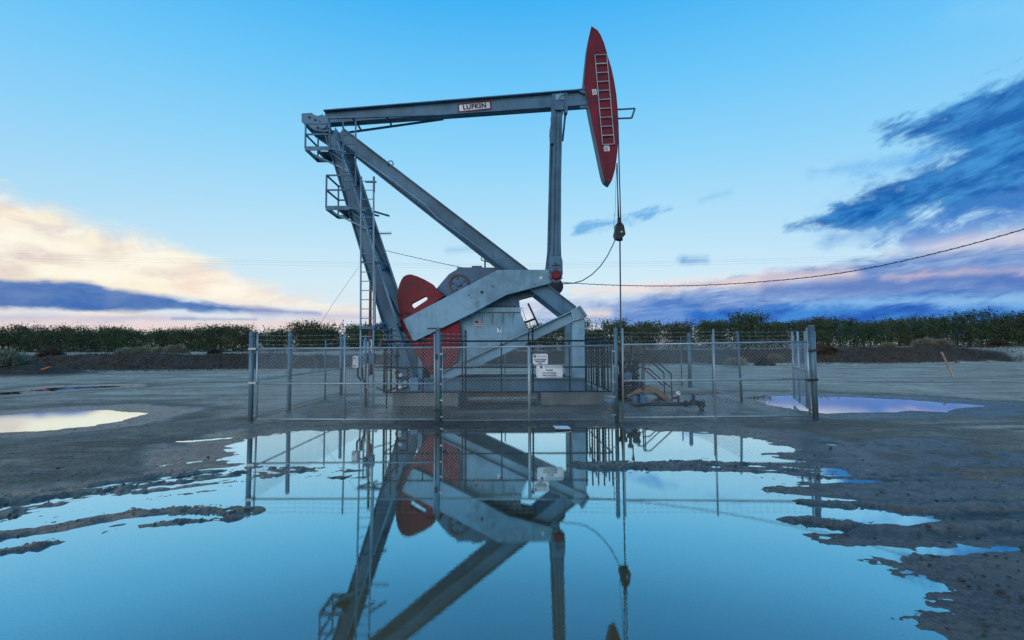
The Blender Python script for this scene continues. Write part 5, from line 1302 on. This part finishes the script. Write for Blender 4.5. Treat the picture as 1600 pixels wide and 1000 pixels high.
for row in range(4):
    for i in range(46):
        x = -120 + i * 5.0 + (2.5 if row % 2 else 0) + rt.uniform(-.7, .7); y = 78 - .11 * x + row * 6.2 + rt.uniform(-.6, .6)
        if abs(x) > y * 1.22: continue
        v = rt.choice([0, 1, 2, 3, 4, 0, 1, 2, 3, 4, 5]) if x < -20 else rt.choice([0, 1, 2, 3, 4])
        sc = (rt.uniform(.78, 1.08) if rt.random() < .8 else rt.uniform(1.04, 1.14)) * (1.06 if x > 30 else 1.0)
        px_t = CX + FPX * x / y
        if row == 0 and -20 < px_t < 1620:
            ti += 1; lab = 'orchard tree of the front row beyond the berm, ' + ordinal(ti) + ' from the left'
        elif row == 0: lab = 'orchard tree of the front row beyond the berm, outside the picture edge'
        else: lab = 'orchard tree of a back row, mostly hidden by the front row'
        root = thing('orchard_tree', lab, 'tree', (x, y, gz(x, y)), 'orchard trees in rows beyond the berm'); root.rotation_euler.z = rt.uniform(0, 6.28); root.scale = (sc, sc, sc * rt.uniform(.95, 1.08))
        for nm, me in (('crown', VAR[v][0]), ('trunk', VAR[v][1])):
            o = bpy.data.objects.new(nm, me); C.objects.link(o); o.parent = root
# shrubs
def shrub_mesh(seed, mat='sage'):
    rg = np.random.default_rng(seed); n = 1500
    d = rg.normal(size=(n, 3)); d[:, 2] = np.abs(d[:, 2]) * .9; d /= np.linalg.norm(d, axis=1)[:, None]
    lob = 1 + .22 * np.sin(d[:, 0] * 4 + seed) * np.cos(d[:, 1] * 5)
    r_ = rg.uniform(.45, 1.0, n) ** .6 * lob; c_ = d * r_[:, None]; c_[:, 2] *= .85
    t = d + rg.normal(size=(n, 3)) * .35 + np.array([0, 0, .35]); t /= np.linalg.norm(t, axis=1)[:, None]; u = np.cross(t, rg.normal(size=(n, 3))); u /= np.linalg.norm(u, axis=1)[:, None]
    L = rg.uniform(.12, .3, n)[:, None]; w = .022
    v = np.stack([c_ - t * L / 2 - u * w, c_ - t * L / 2 + u * w, c_ + t * L / 2 + u * w * .5, c_ + t * L / 2 - u * w * .5], 1).reshape(-1, 3)
    return quad_mesh('foliage', v, mat)
def stems_mesh(seed):
    rd = random.Random(seed); b = MB()
    for i in range(9):
        a = i * .7; b.tube([(0, 0, -.1), (math.cos(a) * .25, math.sin(a) * .25, .3), (math.cos(a) * .5, math.sin(a) * .5, .6 + rd.uniform(-.1, .15))], .02, 5, r1=.008)
    return b.mesh('stem', 'bark', (0, 0, 0))[0]
SH = [shrub_mesh(300 + k) for k in range(3)] + [shrub_mesh(310, 'dry')]; ST = stems_mesh(4)
shr = [(-2, 574, 29.0, 1.15, 0, 'large round grey green bush on the soil heap at the left edge'), (197, 557, 41, .75, 1, 'small round sagebrush on the berm, leftmost of the cluster left of the fence'),
       (226, 558, 41, .85, 2, 'broad sagebrush second in the cluster on the berm left of the fence'), (252, 557, 41, .75, 0, 'middle sagebrush in the cluster on the berm left of the fence'),
       (276, 557, 41, .95, 1, 'widest sagebrush at the right end of the cluster left of the fence'), (335, 557, 42, .6, 3, 'low dry bush on the berm just left of the left corner post'),
       (80, 559, 40, .8, 3, 'low dry grey bush on the berm near the left edge'), (985, 543, 44, 1.1, 0, 'pale green bush on the berm behind the wellhead'), (1210, 547, 45, .75, 1, 'small bush on the berm left of the right corner post'),
       (1280, 545, 46, .9, 3, 'dry bush on the berm just right of the right corner post'), (1298, 546, 46, .6, 3, 'small dry bush beside the dry bush right of the corner post'), (1388, 544, 48, .7, 1, 'low bush on the right part of the berm, left of the leaning stake'),
       (1445, 543, 49, .95, 2, 'grey bush on the berm left of the leaning stake'), (1468, 540, 50, 1.05, 0, 'taller grey bush on the berm directly behind the leaning stake'), (1560, 540, 51, .9, 3, 'dry bush on the berm near the right edge'),
       (1195, 568, 41.5, .8, 3, 'dry rounded weed at the berm foot behind the right gate'), (1150, 560, 42.5, .9, 1, 'grey weed on the berm face behind the right gate'), (1110, 552, 43, 1.0, 3, 'brown weed on the berm face behind the right gate middle')]
for px, py, y, sc, k, lab in shr:
    q = P(px, py, y); z = gz(q.x, y); t = thing('sagebrush' if k != 3 else 'dry_bush', lab, 'bush', (q.x, y, z - .05), 'bushes on the dirt berm'); t.scale = (sc * 1.15, sc, sc); t.rotation_euler.z = px
    for nm, me in (('foliage', SH[k]), ('stem', ST)):
        o = bpy.data.objects.new(nm, me); C.objects.link(o); o.parent = t
# dry weeds covering the berm, one mass
rg = np.random.default_rng(11); n = 30000
x = rg.uniform(-62, 66, n); f = rg.beta(1.6, 1.6, n); y = berm_line(x) - 3.4 + f * 5.4
keep = (fbm(x, y, 2.2, 3, 131) + .25 + .5 * rg.uniform(-.5, .5, n)) > .0; x, y = x[keep], y[keep]; n = len(x); z = terrain(x, y)[0]
c_ = np.stack([x, y, z], 1); hh_ = rg.uniform(.05, .24, n)[:, None]; t = rg.normal(size=(n, 3)) * .5 + np.array([0, -.2, 1.0]); t /= np.linalg.norm(t, axis=1)[:, None]; u = np.cross(t, rg.normal(size=(n, 3))); u /= np.linalg.norm(u, axis=1)[:, None]
w = rg.uniform(.012, .03, n)[:, None]
v = np.stack([c_ - u * w - t * .03, c_ + u * w - t * .03, c_ + t * hh_ + u * w * .4, c_ + t * hh_ - u * w * .4], 1).reshape(-1, 3)
o = bpy.data.objects.new('dry_weeds', quad_mesh('dry_weeds', v, 'dry')); C.objects.link(o); tag(o, 'dry brown weeds covering the face of the dirt berm', 'weeds', kind='stuff')
# clods and pebbles on the mud
ico = bmesh.new(); bmesh.ops.create_icosphere(ico, subdivisions=1, radius=1.0); iv = np.array([v.co[:] for v in ico.verts]); ifc = np.array([[v.index for v in f.verts] for f in ico.faces]); ico.free()
pts = []
def strew(px0, py0_, px1, py1, n):
    for i in range(n): 
        q = G(rt.uniform(px0, px1), rt.uniform(py0_, py1)); pts.append((q.x, q.y, min(.028, .004 + .004 * rt.expovariate(.9))))
strew(1200, 700, 1600, 1000, 480); strew(-20, 740, 400, 860, 300); strew(-20, 665, 400, 760, 260); strew(900, 712, 1290, 750, 420); strew(380, 655, 1280, 672, 240); strew(380, 726, 900, 740, 160); strew(1280, 560, 1600, 700, 160); strew(400, 610, 1250, 655, 260)
pts = np.array(pts); hz_, wz_, _ = terrain(pts[:, 0], pts[:, 1]); ok = hz_ > .004; pts, hz_ = pts[ok], hz_[ok]
V_, F_ = [], []
for i, ((x, y, s_), z) in enumerate(zip(pts, hz_)):
    d = iv * (s_ * rng.uniform(.6, 1.3, (len(iv), 1))) * np.array([1.2, 1.0, .7]); a = rng.uniform(0, 6.28); ca, sa = math.cos(a), math.sin(a)
    d = np.stack([d[:, 0] * ca - d[:, 1] * sa, d[:, 0] * sa + d[:, 1] * ca, d[:, 2]], 1); V_.append(d + np.array([x, y, z + s_ * .15])); F_.append(ifc + i * len(iv))
V_, F_ = np.concatenate(V_), np.concatenate(F_); me = bpy.data.meshes.new('mud_clods'); me.from_pydata(V_.tolist(), [], F_.tolist()); me.materials.append(M['mud'])
o = bpy.data.objects.new('mud_clods', me); C.objects.link(o); tag(o, 'loose dark mud clods and pebbles scattered along the puddle banks', 'mud', kind='stuff')
